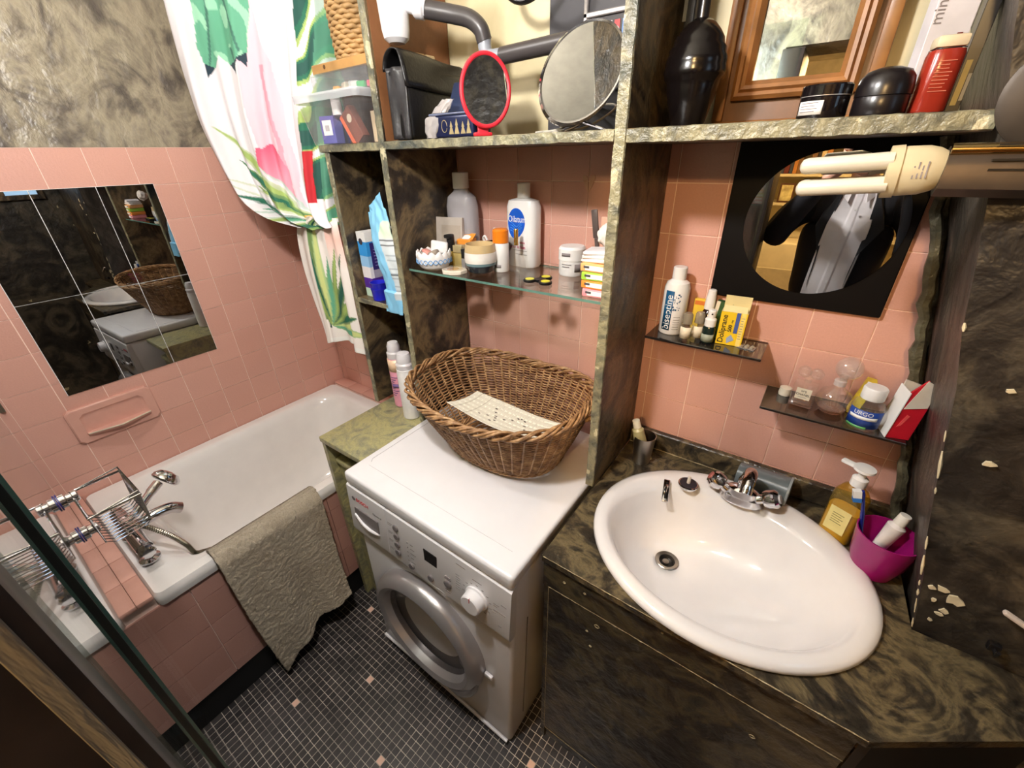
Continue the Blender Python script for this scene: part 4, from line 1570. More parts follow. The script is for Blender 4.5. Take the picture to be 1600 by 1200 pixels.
def curved_label(parent, r, z0, z1, a0, a1, m, name='label', sx=1.0, sy=1.0, ex=None, off=0.0004, n=20):
    def fn(u, v):
        t = a0 + (a1 - a0) * u
        q = 1.0 / (abs(math.cos(t)) ** ex + abs(math.sin(t)) ** ex) ** (1 / ex) if ex else 1.0
        rr = r * q
        return (rr * math.cos(t) * sx + off * math.cos(t), rr * math.sin(t) * sy + off * math.sin(t), z0 + (z1 - z0) * v)
    return MB().grid(fn, n, 2).build(name, m, parent, smooth=60, solid=0.0003)


SH = 1.6635            # top of the upper shelves
F = -PI / 2            # angle facing the room

# ================================================================== upper left bay
m_kraft = plain('pine_wood', (172, 130, 78), 0.5, var=0.12)
box = thing('storage_box', 'clear plastic storage box with a lid on the top left shelf', 'storage box', (0.735, -0.188, 1.6625), math.radians(-2))
def tapered(w0, d0, w1, d1, h, t=0.0015):
    mbq = MB()
    a = rrect(w0, d0, 0.015, 4)
    b = rrect(w1, d1, 0.018, 4)
    n = len(a)
    vs = [(x, y, 0) for x, y in a] + [(x, y, h) for x, y in b]
    fs = [(k, (k + 1) % n, n + (k + 1) % n, n + k) for k in range(n)] + [tuple(range(n - 1, -1, -1))]
    return mbq.add(vs, fs)
tapered(0.245, 0.18, 0.285, 0.215, 0.100).build('tub', m_clear, box, smooth=30)
m_lid = glassy('frosted_plastic', (244, 245, 247), haze=0.35, hazecol=(240, 242, 246))
tapered(0.296, 0.226, 0.300, 0.230, 0.018).build('lid_rim', m_lid, box, loc=(0, 0, 0.098))
MB().box((-0.135, -0.1, 0.114), (0.135, 0.1, 0.118), 0.003).build('lid', m_lid, box)
m_blu = plain('violet_carton', (92, 92, 168), 0.5, var=0.08)
t = carton('perfume_box', 'violet carton with white label inside the clear storage box', (0.672, -0.245, 1.665), (0.055, 0.03, 0.066), m_blu, math.radians(6), 'box')
patch(t, -0.018, 0.018, 0.020, 0.056, -0.0152, m_print_white)
patch(t, -0.008, 0.008, 0.03, 0.044, -0.0158, plain('label_grey', (190, 186, 190), 0.6), 'label_mark')
carton('perfume_box', 'dark violet carton leaning at the left inside the storage box', (0.640, -0.20, 1.667), (0.03, 0.04, 0.075), plain('dark_violet', (70, 70, 140), 0.5), cat='box', rot=(0, math.radians(18), 0))
t = carton('small_carton', 'orange and brown carton leaning inside the storage box', (0.790, -0.238, 1.6675), (0.05, 0.022, 0.085), plain('brown_carton', (120, 62, 46), 0.5), cat='box', rot=(0, math.radians(-34), 0))
patch(t, -0.026, -0.014, 0.0, 0.085, -0.0112, plain('orange_card', (224, 104, 66), 0.5), 'stripe')
MB().lathe([(0.010, 0), (0.010, .0006)], 20, xf=T((0.008, -0.0112, 0.06), rx=PI / 2)).build('emblem', plain('emblem_cream', (206, 190, 168), 0.6), t)
carton('small_carton', 'cream upright carton at the right inside the storage box', (0.840, -0.20, 1.665), (0.022, 0.06, 0.07), plain('cream_carton', (206, 182, 150), 0.5), cat='box')
MB().lathe([(0.001, 0), (0.013, 0.0), (0.013, 0.03), (0.010, 0.034), (0.001, 0.034)], 18, (0.718, -0.25, 1.731)).ball((0.718, -0.25, 1.77), 0.0, 6).build('cotton_tub', m_white)
tag(bpy.data.objects['cotton_tub'], 'small round white tub on the violet carton in the storage box', 'tub')

org = thing('sorting_box', 'clear sorting box with a divider on top of the storage box', 'sorting box', (0.757, -0.172, 1.7812), math.radians(-2))
mb = MB()
for (a, b2) in (((-.125, -.085, 0), (.125, .085, .002)), ((-.125, -.085, 0), (-.123, .085, .042)), ((.123, -.085, 0), (.125, .085, .042)), ((-.125, -.085, 0), (.125, -.083, .042)), ((-.125, .083, 0), (.125, .085, .042)), ((.02, -.085, 0), (.022, .085, .042))):
    mb.box(a, b2)
mb.build('tray', m_clear, org, smooth=0)
MB().box((-0.126, -0.086, 0.042), (0.126, 0.086, 0.045)).build('lid', m_clear, org, smooth=0)
for k, (x, c, s, lb) in enumerate(((-.055, (226, 160, 60), .022, 'small yellow folded packet in the sorting box'), (-.015, (196, 176, 150), .03, 'small beige folded packet in the sorting box'), (.05, (40, 160, 84), .026, 'small green packet in the sorting box'), (.09, (220, 70, 100), .024, 'small pink packet in the sorting box'), (.02, (220, 214, 206), .03, 'small white packet in the sorting box'), (-.085, (96, 84, 92), .05, 'dark grey pouch in the sorting box'), (.07, (70, 70, 84), .05, 'dark blue pouch in the sorting box'))):
    yy = -0.05 if k < 5 else 0.02
    o = MB().box((-s / 2, -.012, 0), (s / 2, .012, s * .7), .003, 1).build('packet', plain('packet_%d' % k, c, 0.5), None, (0.757 + x, -0.172 + yy, 1.7835), rot=(0, random.uniform(-.2, .2) * 0, random.uniform(-.4, .4)))
    tag(o, lb, 'packet', 'packets in the sorting box')
wb = thing('wooden_box', 'pale wooden box lid under the woven straw basket', 'wooden box', (0.757, -0.168, 1.8265), math.radians(-2))
MB().box((-0.122, -0.082, 0), (0.122, 0.082, 0.022), 0.002, 1).build('board', m_kraft, wb)
MB().lathe([(0.005, 0), (0.005, .0006)], 12, xf=T((-0.06, -0.0822, 0.013), rx=PI / 2)).build('knot', plain('wood_knot', (92, 62, 34), 0.6), wb)

stb = thing('straw_basket', 'tall woven straw basket standing on the wooden box', 'basket', (0.757, -0.165, 1.8487))
m_straw = plain('straw', (160, 126, 80), 0.6, var=0.16)
mb = MB()
NSS = 26
for r in range(17):
    z = 0.008 + r * 0.0095
    rad = 0.064 + 0.008 * z / 0.16
    pts = []
    for k in range(NSS * 4):
        t = 2 * PI * k / (NSS * 4)
        d = 0.0032 * math.cos(NSS / 2 * t + (r % 2) * PI)
        pts.append(((rad + d) * math.cos(t), (rad + d) * math.sin(t), z + 0.0012 * math.sin(NSS * t)))
    mb.tube(pts, 0.0058, 6, closed=True)
mb.lathe([(0.062, 0.002), (0.001, 0.003)], 26)
mb.build('weave', m_straw, stb, smooth=80, fix=False)
mb = MB()
for s in range(3):
    pts = []
    for k in range(110):
        t = 2 * PI * k / 110
        ph = 13 * t + s * 2.1
        pts.append(((0.072 + .004 * math.cos(ph)) * math.cos(t), (0.072 + .004 * math.cos(ph)) * math.sin(t), 0.168 + .004 * math.sin(ph)))
    mb.tube(pts, 0.0045, 6, closed=True)
mb.build('braided_rim', m_straw, stb, smooth=80, fix=False)

# ================================================================== left bay, middle shelf
Lz = 1.2195
pb = thing('striped_box', 'tall white, blue and purple striped carton on the left middle shelf', 'box', (0.700, -0.170, Lz), math.radians(-4))
bw, bd, bh = 0.046, 0.13, 0.205
cols = [(0.0, .028, (196, 222, 204)), (.028, .062, (86, 44, 150)), (.062, .098, (236, 230, 232)), (.098, .132, (150, 196, 236)), (.132, .176, (56, 150, 222)), (.176, bh, (236, 234, 232))]
for z0, z1, c in cols:
    MB().box((-bw / 2, -bd / 2, z0), (bw / 2, bd / 2, z1)).build('stripe', plain('carton_%d_%d_%d' % c, c, 0.45, var=.02), pb, smooth=0)
MB().box((bw / 2, -bd / 2 + .012, .062), (bw / 2 + .0005, bd / 2, .172)).build('side_print', plain('indigo_print', (52, 40, 110), 0.45), pb)
MB().box((bw / 2 + .0004, -bd / 2 + .012, .062), (bw / 2 + .0009, bd / 2, .088)).build('side_band', plain('lilac_band', (168, 160, 180), 0.45), pb)
mb = MB()
for k in range(6):
    mb.box((bw / 2 + .0004, -bd / 2 + .022, .100 + k * .010), (bw / 2 + .0010, -bd / 2 + .05 + .012 * (k % 3), .1025 + k * .010))
mb.build('print_line', plain('print_lilac', (150, 140, 190), 0.5), pb)
MB().lathe([(0.010, 0), (0.010, .0006)], 20, xf=T((-.004, -bd / 2 - .0001, .176), rx=PI / 2)).build('thumb_hole', plain('hole_dark', (60, 52, 60), 0.7), pb)

bc = thing('blue_cups', 'stacked bright blue plastic measuring cups on the left middle shelf', 'cup', (0.748, -0.236, Lz))
for k in range(2):
    MB().lathe([(0.001, 0), (0.024, 0), (0.027, 0.034), (0.0285, 0.036), (0.0265, 0.036), (0.022, 0.003), (0.001, 0.003)], 28, (0, 0, k * 0.020)).build('cup', plain('bright_blue', (34, 40, 190), 0.3), bc)

# pale blue pouch leaning out of the bay
po = thing('blue_pouch', 'light blue foil pouch slumped over the front of the left middle shelf', 'pouch', (0.836, -0.232, Lz))
def pouch(u, v):
    # u across, v up
    w = 0.038 + 0.012 * math.sin(PI * v) - (0.008 if v > .9 else 0)
    x = (u - 0.5) * 2 * w - 0.080 * v ** 1.6 + 0.012 + 0.006 * math.sin(7 * v)
    z = 0.30 * v
    if v > 0.86:
        x -= 0.0
        z -= (v - .86) * .30 * (0.5 - u) * 1.0
    y = -0.026 - 0.022 * math.sin(PI * min(1, v * 1.1)) * (1 - (2 * u - 1) ** 2) ** .5 * 0.9 + 0.040 * v
    y += 0.005 * mnoise.noise(Vector((u * 5, v * 9, 3))) + (-.012 * (1 - v) if v < .15 else 0)
    return (x, y, z - (0.022 if v < .02 else 0.018 * max(0, (0.12 - v) / .12)))
NU, NV = 40, 90
mb = MB().grid(pouch, NU, NV)
cc = []
for j in range(NV):
    for i in range(NU):
        u, v = i / (NU - 1), j / (NV - 1)
        c = cl(132, 196, 232)
        if u > 0.52:
            if .66 < v < .84 and ((u - .86) / .34) ** 2 + ((v - .66) / .16) ** 2 < 1:
                c = cl(206, 226, 200)
            elif .58 < v < .66:
                c = cl(200, 206, 210)
                if abs(v - .645) < .006 or abs(v - .60) < .006:
                    c = cl(40, 44, 46)
            elif .10 < v < .58 and u > .55 + .3 * (0.58 - v):
                c = cl(196, 204, 208)
                if (int(v * 120) % 5 == 0) and u > .64:
                    c = cl(150, 160, 168)
                if abs(v - .33) < .007:
                    c = cl(40, 44, 46)
        cc.append(c)
mb.col = cc
mb.build('foil', m_print, po, smooth=70, solid=0.001, fix=False)

# ================================================================== left bay, bottom: two deodorant cans and a carton
def spray(name, label, loc, body, m_top, h=0.185, r=0.027, prints=None):
    t = thing(name, label, 'spray can', loc)
    MB().lathe([(r - .003, 0), (r, 0.004), (r, h * .72), (r - .003, h * .76), (r - .009, h * .80)], 30).build('can', body, t)
    MB().lathe([(r - .002, h * .76), (r - .001, h * .84), (r - .005, h * .86), (r - .005, h * .93), (r - .010, h * .985), (.001, h)], 30).build('cap', m_top, t)
    return t


m_capw = plain('milky_cap', (216, 212, 214), 0.3, sss=.1)
t = spray('deodorant_can', 'pink deodorant spray can with pale cap on the side cabinet', (0.752, -0.225, 0.8118), plain('pink_can', (232, 160, 182), 0.3), m_capw, h=.255)
curved_label(t, .027, .145, .192, F - 1.4, F + 1.4, plain('peach_band', (236, 204, 172), 0.3), 'band')
for k in range(9):
    curved_label(t, .0273, .05 + .009 * k, .053 + .009 * k, F - .2, F + .3 + .25 * (k % 3), plain('can_print', (126, 86, 140), 0.5), 'print_line')
curved_label(t, .0273, .082, .096, F - .1, F + .8, plain('violet_print', (126, 100, 160), 0.5), 'print_block')
t = spray('deodorant_can', 'plain white deodorant bottle with pale cap in front of the pink can', (0.846, -0.262, 0.8118), plain('white_can', (230, 228, 226), 0.3), m_capw, h=.25, r=.030)
MB().lathe([(.0298, .19), (.024, .198), (.024, .202), (.0298, .208)], 30).build('waist', m_white, t)
t = carton('small_carton', 'colourful carton hidden behind the white deodorant bottle', (0.852, -0.16, 0.8118), (.06, .05, .25), plain('pink_carton', (206, 70, 110), 0.5))
patch(t, -.02, .03, .19, .235, -.0252, plain('orange_print', (232, 130, 70), 0.5), 'orange_panel')
patch(t, -.03, .03, .15, .19, -.0252, plain('blue_print', (50, 60, 150), 0.5), 'blue_panel')

# ================================================================== top middle bay
bag = thing('leather_bag', 'black leather bag standing on the upper middle shelf', 'bag', (0.962, -0.135, SH), math.radians(4))
m_lea = plain('black_leather', (15, 14, 15), 0.36, var=0.2, bumpy=.3, bscale=150)
m_lea2 = plain('grey_leather', (46, 45, 47), 0.34, var=0.25, bumpy=.3, bscale=90)
MB().box((-0.036, -0.118, 0.0), (0.030, 0.115, 0.150), 0.012, 3).build('body', m_lea, bag)
def gus(u, v):
    return (-0.030 + 0.060 * u, -0.1185 - 0.006 * math.sin(3 * PI * u) * math.cos(2.5 * v) - .002, 0.002 + 0.145 * v)
MB().grid(gus, 16, 16).build('gusset', m_lea2, bag, smooth=80, solid=.002)
def flap(u, v):
    a = v * PI * 0.92
    x = -0.036 + 0.033 * (1 - math.cos(a)) + .003
    z = 0.140 + 0.038 * math.sin(a) - (0.045 * max(0, v - .75) / .25)
    return (x + .004 * math.sin(5 * u), -0.125 + 0.245 * u, z + .004 * math.sin(4 * u + 2 * v))
MB().grid(flap, 20, 20).build('flap', m_lea, bag, smooth=80, solid=.003)
MB().tube(smoothpath([(.032, .06, .05), (.045, .09, .09), (.04, .11, .12)], 5), .006, 8).build('strap', m_lea, bag)

tin = thing('tin_box', 'open navy blue tin with printed trees on the upper middle shelf', 'tin', (1.118, -0.205, SH), math.radians(3))
m_navy = plain('navy_tin', (24, 32, 66), 0.3, .2, var=.1)
MB().box((-0.064, -0.036, 0), (0.064, 0.036, 0.048), 0.008, 3).build('body', m_navy, tin)
MB().box((-0.066, -0.038, 0.046), (0.066, 0.038, 0.050), 0.002, 1).build('rim', plain('tin_rim', (150, 160, 196), 0.3, .6), tin)
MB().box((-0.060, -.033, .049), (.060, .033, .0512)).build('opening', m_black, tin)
lid = MB().box((-0.068, 0, -0.006), (0.068, 0.076, 0.006), 0.004, 2, xf=T((0, 0.038, 0.052), rx=math.radians(62))).build('lid', plain('tin_lid', (52, 62, 92), 0.3, .3), tin)
m_gold = plain('gold_print', (176, 160, 120), 0.35, .4)
mb = MB()
for k, (x, hh) in enumerate(((0.0, .026), (.016, .030), (.034, .024), (.05, .028))):
    mb.prism([(x - .007, .008), (x + .007, .008), (x + .002, .008 + hh * .55), (x + .004, .008 + hh * .55), (x, .008 + hh), (x - .004, .008 + hh * .55), (x - .002, .008 + hh * .55)], -.0366, -.0360, 'y')
mb.build('tree_print', m_gold, tin)
mb = MB().tube([(-.052 + .012 * math.cos(a / 3), -.0365, .024 + .014 * math.sin(a / 3)) for a in range(19)], .0008, 4)
mb.tube([(-.02 + .008 * math.cos(a / 3), -.0365, .024 + .012 * math.sin(a / 3)) for a in range(19)], .0008, 4)
mb.build('scroll_print', m_gold, tin)
pbag = thing('plastic_bag', 'crumpled clear plastic bag hanging out of the navy tin', 'plastic bag', (1.07, -0.235, SH))
def pbf(u, v):
    t = 2 * PI * u
    r = 0.020 + .010 * math.sin(PI * v) + .006 * mnoise.noise(Vector((math.cos(t) * 2, math.sin(t) * 2, v * 5)))
    if v > .55:
        r *= .8
    return (r * math.cos(t) + 0.028 * v ** 2 - .012, r * math.sin(t) * .6 + .03 * v * v, .002 + .078 * v + .004 * mnoise.noise(Vector((u * 8, v * 8, 0))))
MB().grid(pbf, 36, 26, closed_u=True).build('film', glassy('plastic_film', (226, 222, 220), haze=.4, hazecol=(226, 220, 218)), pbag, smooth=25)

rmr = thing('hand_mirror', 'red framed oval hand mirror propped on the upper middle shelf', 'hand mirror', (1.216, -0.245, SH), math.radians(54))
X = T((.010, 0, .083), rx=math.radians(-8), ry=math.radians(10))
MB().tube([tuple(X @ Vector((0.052 * math.cos(t), 0, 0.066 * math.sin(t)))) for t in [2 * PI * k / 60 for k in range(60)]], .0045, 10, closed=True).build('frame', m_red, rmr)
MB().lathe([(.001, -.0015), (.0505, -.0015), (.0505, .0015), (.001, .0015)], 48, sx=1, sy=1.285, xf=X @ Matrix.Rotation(PI / 2, 4, 'X')).build('mirror_glass', m_mirror, rmr, smooth=30)
MB().box((-.012, -.004, .0), (.012, .004, .024), .003, 2, xf=T((0, -.002, 0), rx=math.radians(-8))).box((-.020, -.006, 0), (.020, .012, .008), .003, 2).build('foot', m_red, rmr)

vm = thing('vanity_mirror', 'round chrome tilting make-up mirror on the upper middle shelf', 'mirror', (1.416, -0.180, SH))
X = T((0, 0, .098), rz=math.radians(22)) @ Matrix.Rotation(math.radians(36), 4, 'Y') @ Matrix.Rotation(math.radians(-20), 4, 'X') @ Matrix.Rotation(PI / 2, 4, 'X')
MB().lathe([(.096, -.008), (.101, -.004), (.102, .004), (.098, .009), (.094, .008)], 64, sx=.70, sy=1.0, xf=X, cap=False).build('rim', m_chrome, vm)
MB().lathe([(.0945, .0065), (.0945, .0075)], 64, sx=.70, sy=1.0, xf=X).build('mirror_glass', m_mirror, vm, smooth=0)
MB().lathe([(.095, -.007), (.06, -.016), (.001, -.018)], 48, sx=.70, sy=1.0, xf=X, cap=False).build('back_shell', m_black, vm)
MB().tube(smoothpath([(-.05, .02, .003), (-.035, -.01, .003), (0, .01, .02), (.005, .02, .06)], 5), .003, 8).tube([(.05, .03, .003), (0, .01, .02)], .003, 8).build('wire_stand', m_chrome, vm)
wires = MB()
for k in range(3):
    wires.tube(smoothpath([(1.33 + .02 * k, -.21, SH + .003), (1.36 + .03 * k, -.15, SH + .012), (1.38 + .035 * k, -.08, SH + .05), (1.33 + .02 * k, -.04, SH + .06)], 6), .0022, 6)
tag(wires.build('mirror_cable', plain('white_cable', (216, 210, 196), 0.45)), 'white cables trailing beside the make-up mirror', 'cable')

bd_ = thing('framed_picture', 'black panel with small framed striped picture behind the make-up mirror', 'picture', (1.385, -0.030, SH))
MB().box((-0.135, 0, 0), (0.145, 0.02, 0.40), .002, 1).build('panel', plain('grey_black_board', (52, 50, 54), 0.5), bd_)
fr = MB()
for (a, b2) in (((-.045, -.010, .085), (-.035, 0, .30)), ((.135, -.010, .085), (.145, 0, .30)), ((-.045, -.010, .215), (.145, 0, .225)), ((-.045, -.010, .085), (.145, 0, .095))):
    fr.box(a, b2, .002, 1)
fr.build('frame', m_silver, bd_)
MB().box((-.034, -.004, .096), (.134, 0, .214)).build('picture_ground', plain('picture_dark', (36, 30, 32), 0.4), bd_)
cs = [(226, 90, 50), (236, 200, 70), (224, 220, 214), (206, 60, 60), (90, 130, 190), (230, 150, 60), (240, 226, 160), (60, 60, 66)]
rq = random.Random(9)
for k in range(9):
    x = -.026 + k * .0175
    MB().box((x, -.0052, .176 + rq.uniform(0, .012)), (x + .012, -.004, .205)).build('print_stripe', plain('stripe_%d' % (k % 8), cs[k % 8], .5), bd_)

# waste pipes
m_pvcw = plain('white_pvc', (228, 226, 228), 0.25)
m_pvcd = plain('dark_pvc', (66, 62, 62), 0.35)
m_pvcg = plain('grey_pvc', (142, 146, 154), 0.3)
pp = thing('waste_pipe', 'grey and white plastic waste pipe with bottle trap above the shelf', 'pipe', (1.0, -0.10, 1.90))
trap = MB().lathe([(.001, -.044), (.018, -.044), (.028, -.036), (.031, -.02), (.035, .050), (.039, .053), (.039, .12), (.034, .124)], 30, (-.032, -.135, 0)).build('bottle_trap', m_pvcw, pp)
MB().tube([(-.02, -.13, .030), (.035, -.10, .014)], .017, 18).lathe([(.021, 0), (.024, .004), (.024, .022), (.020, .026)], 24, xf=T((.010, -.110, .022), ry=math.radians(100), rz=math.radians(26))).build('coupling', m_pvcw, pp)
MB().tube(smoothpath([(.030, -.100, .014), (.085, -.070, .002), (.120, -.055, -.008), (.142, -.046, -.026), (.148, -.040, -.048)], 8), .0175, 20).build('elbow_pipe', m_pvcd, pp)
MB().tube(smoothpath([(.148, -.04, -.043), (.149, -.04, -.062), (.160, -.04, -.078), (.20, -.04, -.080)], 8), .015, 18).build('grey_elbow', m_pvcg, pp)
MB().tube([(.195, -.04, -.080), (.39, -.04, -.074)], .0165, 20).build('wall_pipe', m_pvcd, pp)
ck = MB()
ck.tube([(1.245 + .055 * math.cos(t), -.12, 1.955 + .045 * math.sin(t)) for t in [2 * PI * k / 40 for k in range(40)]], .008, 10, closed=True)
tag(ck.build('rubber_hose', m_black), 'black rubber hose loop hanging above the red hand mirror', 'hose')
so = thing('wall_socket', 'small cream double socket on the brown board behind the black bag', 'socket', (0.9165, -0.105, 1.842))
for k in range(2):
    MB().box((-.001, -.034 + .036 * k, -.018), (.010, .0 + .036 * k, .016), .003, 1).build('socket_plate', plain('old_cream', (196, 172, 132), .5), so)

# ================================================================== glass shelf toiletries
GZ = 1.3405
m_milky = plain('milky_plastic', (206, 204, 206), 0.35, sss=.15)
t = thing('pump_refill_bottle', 'large translucent milky bottle at the back of the glass shelf', 'bottle', (0.975, -0.060, GZ))
MB().lathe([(.050, 0), (.052, .006), (.052, .155), (.046, .180), (.026, .195), (.022, .205)], 36, sx=1.0, sy=.62, ex=2.6).build('body', glassy('milky_clear', (214, 210, 212), haze=.55, hazecol=(206, 202, 206)), t)
MB().lathe([(.0235, .203), (.0235, .243), (.022, .245)], 28).build('cap', m_white, t)
patch(t, -.032, .012, .075, .105, -.0335, m_print_white)
patch(t, -.032, .012, .040, .075, -.0335, plain('label_blue', (150, 180, 220), .5), 'label_band')
lines(t, -.028, .008, .098, 2, .006, -.034, m_print_grey)

t = thing('bath_oil_bottle', 'white Oilatum bath oil bottle with blue drop label on the glass shelf', 'bottle', (1.184, -0.040, GZ), math.radians(-4))
MB().lathe([(.046, 0), (.050, .006), (.050, .160), (.044, .176), (.020, .182), (.016, .185)], 40, sx=1.0, sy=.55, ex=3.4).build('body', plain('glossy_white', (238, 236, 234), 0.22, var=.01), t)
MB().lathe([(.0175, .183), (.0175, .217), (.016, .219)], 28).build('cap', m_white, t)
def drop(sc=1.0):
    P = []
    for k in range(40):
        a = 2 * PI * k / 40
        r = 1.0 + (0.16 * max(0, math.cos(a + 2.0)) ** 3) + .1 * max(0, math.cos(a - math.radians(250))) ** 6
        P.append((.029 * sc * math.cos(a) * r, .036 * sc * math.sin(a) * r))
    return P
YF = -.0279
MB().prism([(x - .005, z + .122) for x, z in drop()], YF - .0004, YF + .0015, 'y').build('blue_drop', plain('drop_blue', (24, 92, 206), .35), t)
mb = MB()
for k in range(4):
    mb.tube([(-.026 + .008 * j, YF - .0006, .100 + .007 * k - .02 * math.sin(PI * j / 6) ** 2 + .003 * j) for j in range(6)], .0009, 4)
mb.build('wave_print', plain('drop_blue2', (70, 150, 236), .35), t)
text('Oilatum', .0235, m_print_white, t, (-.034, YF - .0007, .122), FACE_FRONT, sx=.82)
text('adulte', .008, plain('print_pink', (206, 70, 120), .5), t, (.006, YF - .0004, .066), FACE_FRONT, sx=.9)
text('pour le bain', .013, plain('print_pink', (206, 70, 120), .5), t, (-.028, YF - .0004, .052), FACE_FRONT, sx=.85)
lines(t, -.018, .034, .046, 1, .01, YF, m_print_grey)
lines(t, -.010, .034, .036, 1, .01, YF, m_print_grey)

t = carton('grey_frame_pack', 'flat pale grey packet leaning upright at the left of the glass shelf', (0.962, -0.118, GZ), (.092, .012, .128), plain('pale_grey_card', (176, 166, 156), .5), math.radians(3), cat='packet', rot=(math.radians(-8), 0, math.radians(10)))
patch(t, -.026, .040, .018, .106, -.0062, plain('pale_grey_inset', (166, 154, 140), .5), 'inset')
patch(t, -.042, -.038, .03, .05, -.0063, plain('print_red', (206, 60, 66), .5), 'red_mark')
t = carton('green_photo_card', 'small card with dark green picture on the glass shelf', (0.972, -0.146, GZ), (.038, .004, .044), plain('card_pale', (206, 206, 200), .5), cat='card', rot=(math.radians(-6), 0, math.radians(8)))
patch(t, -.016, .019, .006, .040, -.0022, plain('leaf_green', (44, 66, 34), .5, var=.4), 'picture')

t = thing('china_bowl', 'white scalloped china bowl with blue swirl band on the glass shelf', 'bowl', (0.982, -0.205, GZ))
P = [(.001, 0), (.026, 0), (.040, .008), (.048, .026), (.049, .040), (.046, .050)]
def bowl_fn(u, v):
    a = 2 * PI * u
    f = v * (len(P) - 1)
    i = min(int(f), len(P) - 2)
    r = P[i][0] + (P[i + 1][0] - P[i][0]) * (f - i)
    z = P[i][1] + (P[i + 1][1] - P[i][1]) * (f - i)
    k = max(0, (v - .6) / .4)
    return (r * math.cos(a) * (1 + .02 * k * math.cos(14 * a)), r * math.sin(a) * (1 + .02 * k * math.cos(14 * a)), z + .004 * k * math.cos(14 * a))
MB().grid(bowl_fn, 84, 22, closed_u=True).build('bowl', m_ceramic, t, smooth=70, solid=.003)
mb = MB()
for s in range(2):
    mb.tube([(.0505 * math.cos(a) * .99, .0505 * math.sin(a) * .99, .026 + .006 * math.sin(11 * a + s * PI)) for a in [2 * PI * k / 110 for k in range(110)]], .0012, 4, closed=True)
mb.build('blue_swirl', plain('china_blue', (110, 158, 206), .3), t)
for k, (x, y_, c, lb, sz) in enumerate(((-.018, -.006, (206, 140, 130), 'pink and plum hair clip lying in the china bowl', (.04, .02, .010)), (.014, -.014, (140, 128, 116), 'grey folded fabric lying in the china bowl', (.036, .016, .016)), (.006, .02, (232, 228, 224), 'white scalloped cotton pad standing in the china bowl', (.05, .014, .032)))):
    o = MB().box((-sz[0] / 2, -sz[1] / 2, -sz[2] / 2), (sz[0] / 2, sz[1] / 2, sz[2] / 2), .005, 2).build('bowl_item', plain('bowl_item_%d' % k, c, .5, var=.2), None, (0.982 + x, -.205 + y_, GZ + .046 + (.012 if k == 2 else 0)), rot=(0, math.radians(8 - 30 * (k == 1)), math.radians(20 * k - 15)))
    o.name = ('hair_clip', 'folded_fabric', 'cotton_pad')[k]
    tag(o, lb, ('hair clip', 'fabric', 'cotton pad')[k])

t = thing('perfume_pump', 'slim bottle of golden oil with black pump cap on the glass shelf', 'bottle', (1.008, -0.158, GZ))
MB().lathe([(.014, 0), (.0155, .003), (.0155, .032), (.012, .042), (.008, .046)], 24).build('bottle', glassy('gold_oil', (226, 206, 110), haze=.25, hazecol=(206, 180, 90)), t)
MB().lathe([(.009, .044), (.0115, .050), (.0115, .086), (.010, .090)], 24).box((-.012, -.016, .080), (.012, .004, .090), .003, 2).build('pump', m_black, t)
t = thing('gold_flacon', 'gold square perfume flacon on the glass shelf', 'perfume', (1.032, -0.150, GZ), math.radians(8))
MB().box((-.016, -.012, 0), (.016, .012, .040), .002, 2).build('flacon', plain('gold_glass', (206, 184, 120), .2, .5), t)
MB().box((-.0155, -.0115, .041), (.0155, .0115, .062), .002, 2).build('cap', plain('gold_cap', (214, 196, 150), .25, .6), t)
t = thing('lipstick', 'small black and grey lipstick standing on the glass shelf', 'lipstick', (1.058, -0.160, GZ))
MB().box((-.007, -.007, 0), (.007, .007, .028), .002, 2).build('base', m_silver, t)
MB().box((-.0065, -.0065, .029), (.0065, .0065, .055), .002, 2).build('cap', m_black, t)
t = carton('orange_box', 'orange carton with white medallion on the lid on the glass shelf', (1.016, -0.098, GZ), (.046, .040, .070), plain('orange_carton', (236, 150, 52), .45), math.radians(14), r=.001)
MB().box((-.024, -.021, 0), (.024, .021, .002), .0005, 1, xf=T((0, .0, .071), rx=math.radians(28))).build('lid', plain('orange_carton', (236, 150, 52), .45), t)
MB().lathe([(.013, 0), (.013, .0006)], 24, sx=1.1, sy=.8, xf=T((0, 0, .0735), rx=math.radians(28))).build('medallion', m_print_white, t)
patch(t, -.006, .012, .012, .036, -.0203, m_print_white, 'white_panel')
t = carton('grey_box', 'small grey carton beside the orange carton on the glass shelf', (1.050, -0.112, GZ), (.022, .018, .062), plain('taupe_carton', (176, 150, 132), .5), math.radians(6))

t = thing('powder_compact', 'octagonal clear-lidded powder compact near the front of the glass shelf', 'compact', (1.066, -0.214, GZ), math.radians(22))
MB().lathe([(.001, 0), (.036, 0), (.037, .003), (.037, .009), (.034, .010), (.001, .010)], 8, sx=1.0, sy=.85).build('case', plain('compact_cream', (232, 222, 204), .3), t, smooth=20)
MB().lathe([(.017, .0102), (.017, .0108), (.001, .0108)], 28, (-.004, 0, 0)).build('powder', plain('powder_tan', (206, 156, 104), .8), t)
MB().lathe([(.036, .011), (.034, .014), (.001, .0145)], 8, sx=1.0, sy=.85).build('clear_lid', m_bottleglass, t, smooth=20)

